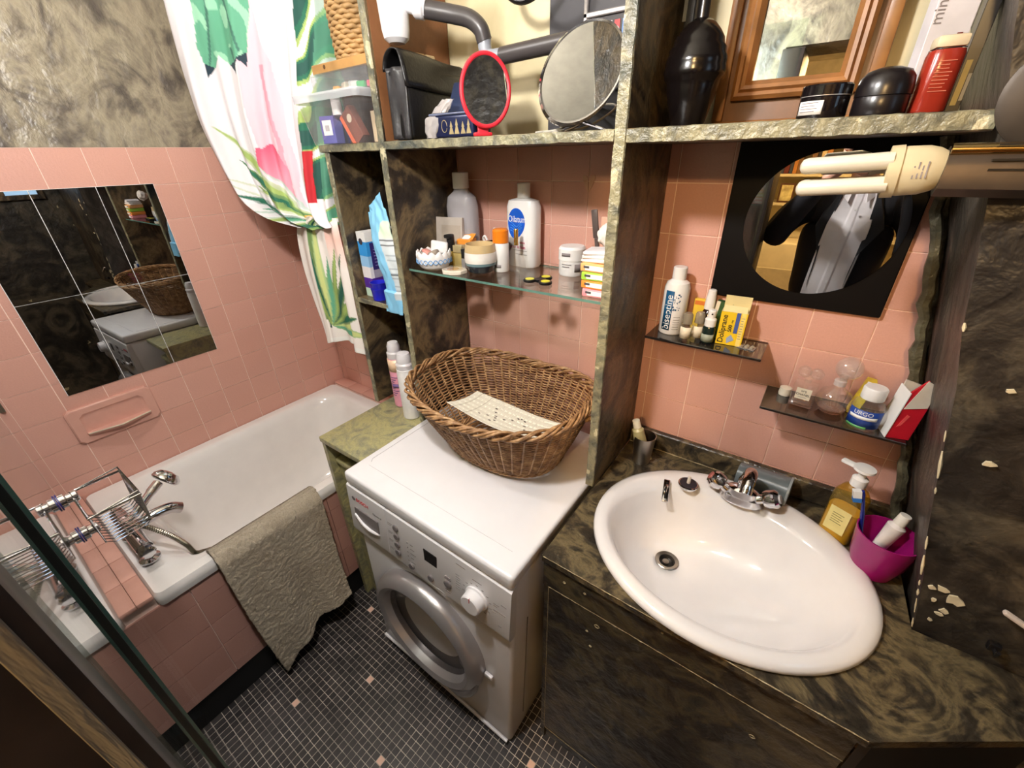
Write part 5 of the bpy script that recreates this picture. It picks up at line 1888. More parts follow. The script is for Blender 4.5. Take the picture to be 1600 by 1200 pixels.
t = thing('ceramic_tumbler', 'ceramic tumbler glazed beige, white and dark blue on the glass shelf', 'tumbler', (1.131, -0.175, GZ))
def cuppart(z0, z1, nm, m):
    pr = [(.022, 0), (.034, .006), (.042, .022), (.0445, .040), (.043, .058), (.0405, .074), (.040, .078)]
    def rad(z):
        for (r0, a), (r1, b2) in zip(pr[:-1], pr[1:]):
            if a <= z <= b2:
                return r0 + (r1 - r0) * (z - a) / (b2 - a)
        return pr[-1][0]
    k = 8
    q = [(rad(z0 + (z1 - z0) * i / k), z0 + (z1 - z0) * i / k) for i in range(k + 1)]
    if z0 == 0:
        q = [(.001, 0)] + q
    if z1 > .075:
        q += [(.038, .0785), (.037, .074), (.038, .04), (.03, .01), (.001, .008)]
    return MB().lathe(q, 36, cap=False).build(nm, m, t)
cuppart(0, .024, 'dark_base', plain('glaze_navy', (34, 38, 48), .15))
cuppart(.024, .031, 'blue_band', plain('glaze_blue', (110, 134, 138), .15))
cuppart(.031, .058, 'white_band', plain('glaze_white', (226, 220, 212), .2))
cuppart(.058, .078, 'beige_rim', plain('glaze_beige', (196, 170, 124), .25))
t = thing('dark_mug', 'dark brown mug behind the ceramic tumbler on the glass shelf', 'mug', (1.128, -0.098, GZ))
MB().lathe([(.001, 0), (.030, 0), (.034, .01), (.036, .070), (.034, .070), (.032, .012), (.001, .006)], 32).build('body', plain('mug_brown', (44, 34, 34), .2), t)
MB().tube(smoothpath([(-.030, -.012, .066), (-.034, -.016, .080), (-.026, -.018, .086), (-.020, -.016, .076)], 5), .003, 8).build('white_loop', m_white, t)
t = carton('logo_card', 'white card with purple arc logo on the glass shelf', (1.112, -0.052, GZ), (.070, .006, .098), plain('card_white', (232, 230, 230), .45), cat='card', rot=(math.radians(-6), 0, 0))
MB().tube([(-.014 + .013 * math.cos(a), -.0036, .076 + .013 * math.sin(a)) for a in [math.radians(10 + 250 * k / 20) for k in range(21)]], .0028, 6).build('arc_logo', plain('logo_purple', (70, 54, 150), .4), t)
lines(t, -.010, .02, .058, 1, .01, -.0032, m_print_grey)

t = thing('sun_spray', 'white spray bottle with orange cap in the middle of the glass shelf', 'spray bottle', (1.166, -0.128, GZ))
MB().lathe([(.021, 0), (.0225, .003), (.0225, .072), (.021, .076)], 30).build('body', plain('glossy_white', (238, 236, 234), 0.22, var=.01), t)
MB().lathe([(.0222, .077), (.0222, .108), (.019, .112), (.001, .113)], 30).build('cap', plain('orange_cap', (238, 132, 28), .3), t)
curved_label(t, .0226, .012, .020, F - .2, F + .6, m_print_grey, 'print_line')
t = thing('scent_bottle', 'faceted clear glass scent bottle with gold stem on the glass shelf', 'perfume', (1.205, -0.110, GZ), math.radians(10))
MB().lathe([(.026, 0), (.030, .004), (.026, .034), (.014, .062), (.008, .070)], 4, sx=1.0, sy=.6).build('flacon', m_bottleglass, t, smooth=20)
MB().lathe([(.006, .070), (.006, .110), (.005, .112)], 14).build('stem', plain('gold_stem', (206, 170, 96), .2, .9), t)

t = thing('cream_jar', 'white cream jar with screw lid at the right of the glass shelf', 'jar', (1.352, -0.062, GZ))
MB().lathe([(.032, 0), (.034, .004), (.034, .040)], 36).build('pot', plain('jar_white', (228, 226, 224), .35), t)
MB().lathe([(.0355, .040), (.0355, .068), (.031, .074), (.001, .075)], 36).build('lid', m_white, t)
for k, (z, a, b2) in enumerate(((.052, -.35, .35), (.030, -.35, .45), (.024, -.3, .3))):
    curved_label(t, .0358 if z > .04 else .0343, z, z + (.008 if k == 0 else .002), F + a, F + b2, m_print_grey, 'print_line')
curved_label(t, .0343, .012, .032, F + .7, F + 1.2, m_print_grey, 'print_block')

t = thing('fidget_spinner', 'black and yellow three-lobed spinner lying on the glass shelf', 'spinner', (1.322, -0.172, GZ))
for k in range(3):
    a = math.radians(-150 + 120 * k)
    x, y_ = .027 * math.cos(a), .027 * math.sin(a)
    l = MB().lathe([(.0155, 0.0005), (.0168, .002), (.0168, .006), (.0155, .0075), (.0115, .0075)], 26, (x, y_, 0)).build('lobe', m_black, t)
    MB().lathe([(.0115, .0076), (.0115, .0082), (.001, .0082)], 22, (x, y_, 0)).build('yellow_cap', plain('spinner_yellow', (226, 220, 60), .3), l)
MB().lathe([(.0145, .001), (.0145, .0072), (.001, .0072)], 22).build('hub', m_black, t)

cols = (((236, 150, 160), 'pink'), ((238, 146, 62), 'orange'), ((160, 206, 70), 'lime green'), ((232, 170, 110), 'apricot'))
for k, (c, nm) in enumerate(cols):
    t = thing('packet', nm + ' edged pocket packet in the stack at the end of the glass shelf', 'packet', (1.497 - .002 * k, -.192, GZ + .0185 * k), math.radians(2 * (-1) ** k), 'stacked pocket packets')
    MB().box((-.031, -.035, 0), (.031, .035, .018), .003, 2).build('wrapper', plain('packet_' + nm.replace(' ', '_'), c, .4), t)
    patch(t, -.018, .028, .004, .014, -.0352, m_print_white)
    patch(t, -.022, -.008, .008, .013, -.0354, plain('packet_mark', (70, 70, 76), .5), 'mark')
for k in range(3):
    o = MB().box((-.034, -.03, 0), (.034, .03, .008), .002, 1).build('tissue_pack', plain('tissue_%d' % k, (222 - 6 * k, 216 - 5 * k, 210), .7, var=.1), None, (1.492, -.19, GZ + .0745 + .0085 * k), rot=(0, math.radians(-3), math.radians(-6 + 7 * k)))
    tag(o, ('lowest', 'middle', 'topmost')[k] + ' white tissue pack on the coloured packets', 'tissue pack', 'tissue packs')
t = thing('toiletry_glass', 'glass beaker holding combs and files at the end of the glass shelf', 'glass', (1.452, -0.085, GZ))
MB().lathe([(.001, 0), (.028, 0), (.033, .085), (.0315, .085), (.027, .003), (.001, .003)], 30).build('beaker', m_bottleglass, t)
for k, (x, y_, ry, L, c, nm, lb) in enumerate(((-.012, 0, -8, .165, (84, 74, 72), 'comb', 'dark comb standing in the glass beaker'), (.008, .004, 6, .145, (150, 120, 106), 'hairbrush', 'brown wooden hair brush standing in the glass beaker'), (.018, -.01, 12, .15, (96, 40, 40), 'nail_file', 'thin dark red nail file in the glass beaker'), (-.004, -.012, 2, .150, (206, 160, 140), 'nail_file', 'pinkish glass nail file in the glass beaker'))):
    wdt = (.010, .016, .004, .012)[k]
    o = MB().box((-wdt / 2, -.0025, 0), (wdt / 2, .0025, L * .6), .001, 1).box((-wdt * .8, -.003, L * .6), (wdt * .8, .003, L), .0025, 2).build(nm, plain('tool_%d' % k, c, .4), None, (1.452 + x * .6, -.085 + y_ * .6, GZ + .005), rot=(math.radians(3), math.radians(ry), 0))
    tag(o, lb, nm.replace('_', ' '))
def cot(u, v):
    t_ = 2 * PI * u
    q = PI * v
    r = .024 + .007 * mnoise.noise(Vector((math.cos(t_) * 2 * math.sin(q), math.sin(t_) * 2 * math.sin(q), math.cos(q) * 2)))
    return (r * math.sin(q) * math.cos(t_), r * math.sin(q) * math.sin(t_), -r * math.cos(q) * 1.1)
o = MB().grid(cot, 28, 16, closed_u=True).build('cotton_wool', plain('cotton', (220, 212, 206), .95, var=.06, bumpy=.6, bscale=120), None, (1.482, -.135, GZ + .118))
tag(o, 'ball of white cotton wool on top of the tissue packs', 'cotton wool')
dc = thing('tile_sticker', 'translucent butterfly-shaped sticker on the tiles above the cream jar', 'sticker', (1.358, -.0012, 1.556))
for s in (-1, 1):
    MB().prism([(0, -.020), (s * .010, -.004), (s * .018, .014), (s * .016, .022), (s * .008, .020), (s * .002, .010)], -.0006, .0008, 'y').build('wing', plain('sticker_beige', (206, 160, 134), .3), dc)

# ================================================================== mirror board over the basin
mbd = thing('round_mirror', 'round mirror set in a black square board above the basin', 'mirror', (1.857, -0.001, 1.484))
MB().box((-0.160, -0.012, -0.158), (0.160, -0.0005, 0.158), .002, 1).build('board', plain('black_board', (11, 8, 8), .5, spec=.15), mbd)
MB().lathe([(.134, 0.0), (.134, .0022)], 96, xf=T((.014, -.012, .006), rx=PI / 2)).build('mirror_disc', m_mirror, mbd, smooth=0)

# ================================================================== black glass shelves over the basin
def bshelf(label, x0, x1, z, dpt):
    t = thing('black_shelf', label, 'shelf', ((x0 + x1) / 2, 0, z))
    w_ = (x1 - x0) / 2
    MB().box((-w_, -dpt, -.006), (w_, -.0005, 0.0), .0012, 1).build('plate', plain('black_glass', (30, 26, 25), .08, coat=.5), t)
    for s in (-.7, .7):
        MB().box((w_ * s - .008, -.012, -.012), (w_ * s + .008, -.0005, -.006), .002, 1).build('bracket', m_chrome, t)
    return t


bshelf('upper black glass shelf with medicines beside the round mirror', 1.588, 1.843, 1.230, .112)
bshelf('lower black glass shelf with perfume bottles over the basin', 1.866, 2.118, 1.124, .118)
B1 = 1.2305
t = thing('antiseptic_bottle', 'white biseptine bottle with dark blue label on the upper black shelf', 'bottle', (1.631, -0.050, B1))
MB().lathe([(.027, 0), (.029, .003), (.029, .112), (.025, .124), (.015, .131), (.014, .134)], 34).build('body', plain('glossy_white', (238, 236, 234), 0.22, var=.01), t)
MB().lathe([(.0155, .133), (.0155, .158), (.014, .160)], 24, flute=24, famp=.015).build('cap', m_white, t)
curved_label(t, .0292, .012, .108, F - .62, F + .10, plain('label_teal', (18, 84, 128), .4), n=16)
mb = MB()
rq = random.Random(4)
for k in range(26):
    a = F + .10 + rq.uniform(0, .55)
    z = .060 + rq.uniform(0, .045)
    s = rq.uniform(.0008, .0024) * (1 - (a - F - .1) * .8)
    mb.box((-s, -.0003, -s), (s, .0003, s), xf=T((.0295 * math.cos(a), .0295 * math.sin(a), z), rz=a - F))
mb.build('splash_print', plain('label_teal', (18, 84, 128), .4), t)
# lettering runs up the label, wrapped on the round body letter by letter
def wrap_text(parent, body, size, m, r, z, a0):
    # text rotated to read upward: letters climb in z
    o = text(body, size, m, parent, (0, 0, 0), (0, 0, 0), extrude=.0002)
    me = o.data
    for vtx in me.vertices:
        up, across, th = vtx.co.x, vtx.co.y, vtx.co.z
        a = a0 - across / r
        rr_ = r + .0008 + th
        vtx.co = Vector((rr_ * math.cos(a), rr_ * math.sin(a), z + up))
    return o
wrap_text(t, 'biseptine', .0235, m_print_white, .0293, .014, F + .02)
for k in range(6):
    curved_label(t, .0293, .045 - .006 * k, .0458 - .006 * k, F + .3, F + .8, m_print_grey, 'print_line', n=6)
for k, (x, y_, h) in enumerate(((1.675, -.086, .066), (1.697, -.066, .066))):
    t = thing('homeopathy_vial', ('front' if k == 0 else 'rear') + ' small clear vial with white label on the upper black shelf', 'vial', (x, y_, B1), 0, 'vials on the upper black shelf')
    MB().lathe([(.0115, 0), (.0125, .002), (.0125, .040)], 22).build('tube', m_bottleglass, t)
    MB().lathe([(.0112, .041), (.0105, h - .004), (.008, h)], 22).build('cap', glassy('vial_cap', (206, 196, 176), haze=.4, hazecol=(190, 180, 160)), t)
    curved_label(t, .0126, .006, .034, F - 1.2, F + 1.2, plain('label_cream', (226, 214, 190), .5))
t = thing('nasal_spray', 'dark bottle with tall white nozzle at the back of the upper black shelf', 'bottle', (1.706, -0.030, B1))
MB().lathe([(.016, 0), (.0185, .003), (.0185, .048), (.010, .066), (.008, .068)], 26).build('body', plain('brown_glass', (40, 20, 22), .12), t)
MB().lathe([(.012, .066), (.012, .080), (.009, .110), (.007, .112)], 22).build('nozzle', m_white, t)
curved_label(t, .0187, .004, .038, F - .9, F + .9, plain('label_cream', (226, 214, 190), .5))
t = carton('yellow_carton', 'narrow yellow carton behind the vials on the upper black shelf', (1.690, -0.014, B1), (.044, .012, .082), plain('yellow_carton', (232, 196, 66), .45))
patch(t, -.02, .02, .068, .078, -.0062, plain('carton_orange', (214, 120, 50), .5), 'print_band')
t = thing('dropper_spray', 'small dark spray bottle with white nozzle beside the yellow medicine box', 'spray bottle', (1.722, -0.072, B1))
MB().lathe([(.013, 0), (.0145, .002), (.0145, .034), (.010, .042)], 24).build('body', plain('green_glass', (26, 40, 36), .12), t)
MB().lathe([(.0125, .040), (.0125, .056), (.009, .060), (.009, .076), (.0075, .078)], 20).build('nozzle', m_white, t)
MB().lathe([(.0018, 0), (.0018, .0012)], 10, xf=T((0.002, -.0088, .070), rx=PI / 2)).build('nozzle_hole', m_black, t)
curved_label(t, .0146, .004, .022, F - 1.1, F + 1.1, plain('label_grey_green', (150, 156, 140), .5))
t = carton('green_carton', 'dark green and white carton behind the dropper spray', (1.730, -0.028, B1), (.036, .016, .088), plain('green_card', (52, 84, 44), .5), cat='box', rot=(0, math.radians(6), 0))
patch(t, -.018, -.010, 0, .088, -.0082, plain('label_cream', (226, 214, 190), .5), 'pale_edge')
t = thing('medicine_box', 'opened yellow Doliprane medicine box on the upper black shelf', 'box', (1.766, -0.052, B1), math.radians(4))
m_dol = plain('medicine_yellow', (236, 198, 40), .4, var=.02)
MB().box((-.027, -.016, 0), (.027, .016, .078), .0005, 1).build('carton', m_dol, t, smooth=0)
MB().box((-.027, -.0162, .078), (.027, .016, .0785)).build('top', plain('inner_card', (222, 206, 150), .6), t)
MB().box((-.027, 0, 0), (.027, .0008, .028), xf=T((0, .016, .078), rx=math.radians(-6))).build('flap', plain('inner_card', (222, 206, 150), .6), t)
MB().box((-.024, 0, 0), (.024, .0008, .016), xf=T((0, -.016, .0786), rx=math.radians(-48))).build('flap', plain('inner_card2', (232, 216, 160), .6), t)
text('Doliprane', .0165, m_print_black, t, (-.0125, -.0164, .004), (PI / 2, -PI / 2, 0), bold=.0002)
text('500', .011, m_print_black, t, (.0005, -.0164, .032), (PI / 2, -PI / 2, 0), bold=.0002)
text('mg', .006, m_print_black, t, (.0005, -.0164, .053), (PI / 2, -PI / 2, 0))
patch(t, .005, .013, .030, .078, -.0161, plain('print_blue', (70, 92, 160), .5), 'blue_band')
patch(t, .015, .024, .0, .078, -.0161, plain('pale_yellow', (238, 214, 120), .5), 'pale_band')
MB().prism([(-.004, .004), (.010, .014), (.002, .026), (-.006, .016)], -.0166, -.016, 'y').build('arrow_print', plain('print_paleblue', (150, 166, 196), .5), t)
lines(t, .016, .023, .066, 9, .006, -.0163, m_print_grey)
t = thing('pill_blister', 'silver pill blister lying at the end of the upper black shelf', 'blister pack', (1.806, -0.060, B1), math.radians(-8))
MB().box((-.018, -.012, 0), (.018, .012, .0012)).build('foil', m_silver, t)
for i in range(3):
    for j in range(2):
        MB().ball((-.011 + .011 * i, -.005 + .010 * j, .002), .0048, 12, sz=.9).build('blister', glassy('blister', (226, 216, 196), haze=.3, hazecol=(226, 216, 196)), t)

B2 = 1.1245
t = thing('square_perfume', 'square clear CHANEL perfume bottle on the lower black shelf', 'perfume', (1.938, -0.062, B2), math.radians(-6))
MB().box((-.0225, -.014, 0), (.0225, .014, .056), .004, 2).build('flacon', m_bottleglass, t)
MB().box((-.0185, -.0105, .004), (.0185, .0105, .014), .002, 1).build('perfume', glassy('pale_perfume', (236, 206, 170), haze=.1), t)
patch(t, -.014, .014, .020, .046, -.0143, plain('label_cream', (226, 214, 190), .5))
text('N°5', .006, m_print_black, t, (0, -.0149, .037), FACE_FRONT, align='CENTER')
text('CHANEL', .0068, m_print_black, t, (0, -.0149, .029), FACE_FRONT, align='CENTER')
lines(t, -.008, .008, .0245, 1, .004, -.0145, m_print_grey, hgt=.0008)
MB().lathe([(.007, .056), (.007, .064), (.010, .066)], 18).build('neck', m_bottleglass, t)
for s in (-1, 1):
    MB().ball((s * .011, 0, .079), .0135, 20, sy=.6).build('stopper_lobe', m_bottleglass, t)
t = thing('round_perfume', 'round fluted glass perfume flask with ball stopper on the lower black shelf', 'perfume', (1.992, -0.058, B2))
MB().lathe([(.014, 0), (.022, .003), (.032, .020), (.0325, .032), (.026, .048), (.012, .058), (.009, .066)], 64, flute=20, famp=.02).build('flask', m_bottleglass, t)
MB().lathe([(.001, .003), (.020, .004), (.025, .011), (.001, .011)], 32).build('perfume', glassy('pale_perfume', (236, 206, 170), haze=.1), t)
MB().lathe([(.011, .064), (.0115, .074), (.010, .076)], 24).build('collar', glassy('frosted_glass', (246, 242, 238), haze=.35), t)
MB().ball((.006, 0, .104), .024, 26).lathe([(.008, .074), (.008, .086)], 16, (.003, 0, 0)).build('ball_stopper', glassy('frosted_ball', (250, 246, 242), ior=1.75, haze=.14), t)
t = carton('yellow_box', 'slim yellow box leaning behind the blue-label bottle', (2.030, -0.034, B2), (.017, .026, .080), plain('yellow_pack', (236, 214, 52), .4), cat='box', rot=(0, math.radians(10), 0))
patch(t, -.0085, .0085, .070, .080, -.0132, m_print_white, 'white_end')
t = thing('solvent_bottle', 'clear URGO bottle with blue label and white cap on the lower black shelf', 'bottle', (2.046, -0.088, B2), math.radians(-6))
MB().lathe([(.026, 0), (.028, .004), (.028, .042), (.024, .056), (.014, .064), (.0135, .068)], 32).build('body', m_bottleglass, t)
MB().lathe([(.001, .002), (.026, .003), (.026, .034), (.001, .034)], 30).build('liquid', glassy('clear_liquid', (252, 252, 251), ior=1.33), t)
MB().lathe([(.019, .064), (.0195, .066), (.0195, .086), (.0175, .089), (.001, .090)], 30, flute=30, famp=.012).build('cap', m_white, t)
curved_label(t, .0283, .008, .046, F - 1.15, F + 1.15, plain('label_royal', (30, 66, 150), .4))
curved_label(t, .0286, .006, .011, F - 1.0, F + .3, plain('label_green', (90, 160, 90), .4), 'green_band')
curved_label(t, .0287, .026, .033, F - .95, F + .75, m_print_white, 'white_band')
o = text('URGO', .0115, m_print_white, t, (0, 0, 0), (0, 0, 0), extrude=.0002)
for vtx in o.data.vertices:
    a = F - .72 + vtx.co.x / .0285
    r_ = .0290 + vtx.co.z
    vtx.co = Vector((r_ * math.cos(a), r_ * math.sin(a), .0355 + vtx.co.y))
t = thing('paper_bag', 'red and white folded paper pack at the end of the lower black shelf', 'paper pack', (2.098, -0.085, B2), math.radians(14))
MB().prism([(-.020, 0), (.018, 0), (.024, .10), (.006, .128), (-.012, .10)], -.022, -.018, 'y').build('red_face', plain('pack_red', (196, 26, 44), .4), t)
MB().prism([(-.021, .0), (-.0195, 0), (-.0115, .10), (-.013, .10)], -.024, .020, 'y').build('white_edge', m_print_white, t)
MB().prism([(-.012, .066), (.021, .074), (.022, .118), (.004, .128)], -.0235, -.0225, 'y').build('white_flap', plain('paper_white', (222, 212, 196), .7), t)
MB().prism([(-.018, 0), (.018, 0), (.024, .10), (-.010, .11)], .014, .018, 'y').build('back_face', plain('paper_white', (222, 212, 196), .7), t)
MB().prism([(-.010, .026), (-.004, .030), (.003, .052), (-.002, .054)], -.0226, -.022, 'y').build('print_mark', plain('pack_pink', (236, 90, 90), .4), t)
t = thing('small_blister', 'small clear blister sheet behind the blue-label bottle', 'blister pack', (2.078, -0.045, B2), math.radians(20))
MB().box((-.012, -.006, 0), (.012, .006, .020), .002, 1).build('sheet', glassy('blister', (226, 216, 196), haze=.3, hazecol=(226, 216, 196)), t)
t = thing('cotton_disc', 'small white soap disc behind the square perfume bottle', 'soap', (1.904, -0.030, B2))
MB().lathe([(.001, 0), (.012, 0), (.013, .004), (.012, .018), (.001, .020)], 22).build('disc', plain('soap_cream', (230, 220, 200), .5), t)

# ================================================================== upper right shelf
va = thing('ridged_vase', 'black ridged vase standing in the dark corner of the upper right shelf', 'vase', (1.622, -0.150, SH))
MB().lathe([(.001, 0), (.026, 0), (.030, .008), (.040, .045), (.044, .062), (.045, .070), (.050, .076), (.052, .084), (.050, .091), (.0505, .096), (.050, .103), (.047, .108), (.0465, .116), (.042, .121), (.040, .130), (.033, .140), (.024, .150), (.012, .157), (.001, .158)], 40).build('body', plain('black_lacquer', (14, 10, 10), .2), va, smooth=60)
MB().lathe([(.010, .155), (.009, .24), (.007, .25)], 14, (.0, 0, 0)).build('neck', m_black, va)
dk = thing('picture_board', 'thin dark board with a painted pale highlight leaning behind the ridged vase', 'board', (1.580, -0.060, SH))
MB().box((-.008, -.03, 0), (.010, .03, .34), .002, 1).build('panel', m_blackm, dk)
MB().box((-.010, -.032, .17), (-.004, -.029, .34)).build('pale_edge', plain('highlight_grey', (150, 150, 140), .5), dk)  # grey strip: a highlight put into colour, not the board's own edge

wfm = thing('wooden_mirror', 'wooden framed mirror leaning against the wall on the upper right shelf', 'mirror', (1.765, -0.030, SH), (math.radians(-2), 0, 0))
m_oak = plain('oak_wood', (112, 70, 36), .4, var=.16)
m_oak2 = plain('oak_wood_light', (150, 102, 56), .36, var=.16)
MB().box((-.128, 0, 0.0), (.128, .012, .50), .002, 1).build('backboard', m_oak, wfm)
MB().box((-.128, -.006, 0.0), (.128, 0, .012), .002, 1).build('bottom_bead', m_oak2, wfm)
for s in (-1, 1):
    MB().box((s * .118 - .010, -.008, .012), (s * .118 + .010, 0, .50), .003, 2).build('side_bead', m_oak2, wfm)
def mould(p, q, nrm, w=.030):
    # stepped moulding between p and q, running inwards along nrm
    p, q, nv = Vector(p), Vector(q), Vector(nrm)
    stepp = [(0, 0), (0, -.014), (.006, -.020), (.012, -.018), (.016, -.024), (.022, -.022), (w, -.010), (w, 0)]
    mbq = MB()
    d = (q - p).normalized()
    def pt(base, s, e):
        k = s * e
        return base + nv * s + Vector((0, 0, 0)) + d * k
    vs = []
    for base, e in ((p, 1), (q, -1)):
        for s, yv in stepp:
            c = pt(base, s, e)
            vs.append((c.x, yv, c.z))
    n_ = len(stepp)
    fs = [(k, (k + 1) % n_, n_ + (k + 1) % n_, n_ + k) for k in range(n_)] + [tuple(range(n_)), tuple(range(2 * n_ - 1, n_ - 1, -1))]
    return mbq.add(vs, fs)
fx0, fx1, fz0, fz1 = -.098, .098, .045, .46
for (p, q, nv) in (((fx0, 0, fz0), (fx1, 0, fz0), (0, 0, 1)), ((fx1, 0, fz0), (fx1, 0, fz1), (-1, 0, 0)), ((fx1, 0, fz1), (fx0, 0, fz1), (0, 0, -1)), ((fx0, 0, fz1), (fx0, 0, fz0), (1, 0, 0))):
    mould(p, q, nv).build('frame_moulding', m_oak2, wfm, smooth=25)
MB().box((fx0 + .028, -.004, fz0 + .028), (fx1 - .028, -.002, fz1 - .028)).build('mirror_glass', m_mirror_old, wfm, smooth=0)

t = thing('black_jar', 'glossy black screw-lid jar with white label on the upper right shelf', 'jar', (1.833, -0.215, SH))
MB().lathe([(.029, 0), (.031, .003), (.031, .026), (.0295, .028)], 36).build('pot', plain('gloss_black', (20, 16, 18), .1), t)
MB().lathe([(.0315, .0285), (.0315, .040), (.030, .042), (.001, .042)], 36).build('lid', plain('gloss_black', (20, 16, 18), .1), t)
MB().lathe([(.0317, .0275), (.0317, .0285)], 36, cap=False).build('lid_line', m_silver, t)
curved_label(t, .0312, .005, .022, F - 1.1, F + .05, m_print_white)
for k in range(4):
    curved_label(t, .0315, .0085 + .0035 * k, .0095 + .0035 * k, F - .95, F - .25 + .1 * (k % 2), m_print_grey, 'print_line', n=8)
t = thing('domed_jar', 'matt black jar with domed lid beside the labelled black jar', 'jar', (1.899, -0.215, SH))
MB().lathe([(.030, 0), (.0315, .003), (.0315, .022), (.031, .023)], 36).build('pot', plain('satin_black', (24, 20, 22), .28), t)
MB().lathe([(.0322, .0235), (.0322, .032), (.030, .044), (.024, .052), (.012, .056), (.001, .0565)], 36).build('dome_lid', plain('satin_black', (24, 20, 22), .28), t)
t = thing('red_bottle', 'translucent red shampoo bottle with cream flip cap on the upper right shelf', 'bottle', (1.951, -0.205, SH), math.radians(10))
MB().lathe([(.017, 0), (.019, .003), (.019, .064), (.0175, .069)], 32, ex=2.8).build('body', plain('red_bottle', (146, 44, 30), .22, sss=.05), t)
MB().lathe([(.0178, .0695), (.0178, .0705)], 32, ex=2.8, cap=False).build('neck_line', m_black, t)
MB().box((-.016, -.014, .071), (.016, .014, .084), .003, 2).build('cap', plain('cap_cream', (216, 200, 170), .35), t)
lines(t, -.010, .010, .056, 9, .004, -.0192, plain('print_red_pale', (206, 120, 96), .5), hgt=.0008)
t = carton('tall_white_box', 'tall white carton with vertical grey lettering behind the red bottle', (1.945, -0.135, SH), (.046, .03, .19), plain('white_carton', (216, 212, 216), .4), math.radians(16))
text('mineral', .018, m_print_grey, t, (-.0125, -.0153, .105), (PI / 2, -PI / 2, 0))
patch(t, .010, .016, .085, .095, -.0152, plain('print_brown', (110, 40, 36), .5), 'brown_mark')
t = carton('dark_carton', 'dark carton squeezed between the white carton and the leaning wall', (1.981, -0.150, SH), (.014, .05, .13), m_black)
patch(t, -.004, .002, .010, .06, -.0252, plain('strip_cream', (214, 202, 140), .5), 'cream_strip')
patch(t, .003, .0065, .015, .045, -.0252, plain('strip_pale', (196, 200, 206), .5), 'pale_strip')

# ================================================================== wall lamp with an unlit energy-saving bulb
lp = thing('wall_lamp', 'steel wall lamp bracket holding an unlit compact fluorescent bulb', 'lamp', (1.985, -0.320, 1.605))
m_bulb = plain('bulb_white', (206, 198, 180), .3, var=.02)
m_base = plain('bulb_base', (196, 182, 148), .4, var=.03)
mb = MB()
prof = [(-.020, -.024), (-.022, 0.0), (-.014, .014), (-.004, .020), (.004, .020), (.014, .016), (.024, .0), (.022, -.026), (0, -.034)]
mb.prism([(a, b2) for a, b2 in prof], -.006, .25, 'x')
mb.build('housing', plain('tarnished_steel', (74, 64, 55), .42, .6, var=.15), lp, smooth=40)
MB().tube([(-.006, -.012, .0165), (.25, -.012, .0165)], .0065, 12).build('bright_tube', plain('polished_brass', (176, 152, 104), .2, 1.0), lp)
for k, z in enumerate((.021, .006, -.004)):
    MB().box((.03, -.0225 + .004 * k * 0, z - .0012), (.18, -.0205, z + .0012)).build('vent_slot', m_black, lp)
MB().lathe([(.055, 0), (.055, .003), (.050, .006), (.001, .007)], 40, xf=T((.075, .028, .068), rx=PI / 2)).build('mount_plate', plain('mount_steel', (66, 58, 50), .5, .4, var=.15), lp)
MB().ball((.078, .018, .072), .006, 14).build('screw', m_steel, lp)
Xb = T((-.006, 0, -.004), ry=-PI / 2 + math.radians(-4))
MB().lathe([(.018, -.004), (.024, .006), (.027, .016), (.028, .036), (.027, .044)], 28, xf=Xb, sx=1.0, sy=.72).lathe([(.0292, .0395), (.0292, .052), (.027, .0525)], 28, xf=Xb, sx=1.02, sy=.76).build('bulb_base', m_base, lp)
mb = MB()
for (dx, dy) in ((.0135, -.011), (-.0135, -.011), (.0135, .011), (-.0135, .011)):
    mb.tube([tuple(Xb @ Vector((dx, dy, .048))), tuple(Xb @ Vector((dx, dy, .138))), tuple(Xb @ Vector((dx, dy, .1425))), tuple(Xb @ Vector((dx, dy, .1450)))], [.0098, .0098, .0080, .003], 14)
for dx in (.0135, -.0135):
    mb.tube([tuple(Xb @ Vector((dx, -.011, .134))), tuple(Xb @ Vector((dx, .011, .134)))], .006, 10)
mb.build('bulb_tubes', m_bulb, lp)
lines_lp = MB()
for k in range(4):
    lines_lp.box((-.008, -.0195, .014 + .004 * k), (.010 - .004 * (k % 2), -.0188, .0155 + .004 * k), xf=Xb)
lines_lp.build('print_line', m_print_grey, lp, kind='stuff')

# bits on the right wall
pz = thing('wall_hook', 'white plastic bar fixed low on the dark right wall', 'wall hook', (2.275, -0.293, 0.972), (0, math.radians(24), 0))
MB().box((0, -.010, -.004), (.10, .0, .004), .003, 2).build('bar', plain('dull_white', (196, 184, 174), .4), pz)
pz = thing('black_hook', 'small black hook low on the dark right wall', 'wall hook', (2.292, -0.294, 0.895))
MB().box((-.008, -.012, -.008), (.008, 0, .008), .003, 2).tube([(0, -.01, 0), (0, -.022, -.002), (0, -.024, .008)], .003, 8).build('hook', m_black, pz)

# ================================================================== door side of the room and the room behind
wall_front = struct(MB().box((-.12, -1.32, 0), (1.578, -1.20, 2.5)).build('wall_front', m_wall_up))
struct(MB().box((1.585, -1.32, 2.03), (2.62, -1.14, 2.5)).build('wall_over_door', m_wall_up))
struct(MB().box((2.50, -1.32, 0), (2.62, -1.14, 2.03)).build('trim_1', m_dark))
STRIPE = (-1.1276, -1.1193)
jm = MB().box((1.58, -1.32, 0), (1.652, -1.1125, 2.02), .003, 2).build('trim_2', plain('jamb_dark', (44, 37, 34), .4, var=.3))
struct(jm)
MB().box((1.6518, STRIPE[0], 0), (1.6530, STRIPE[1], 2.02), .0005, 1).build('pale_stripe', paint('jamb_stripe', [(0.3, (104, 100, 92)), (0.5, (130, 126, 116)), (0.7, (84, 80, 74))], 5, 1.2, .5, .4, 20, stretch=(1, 4, .5)), jm)
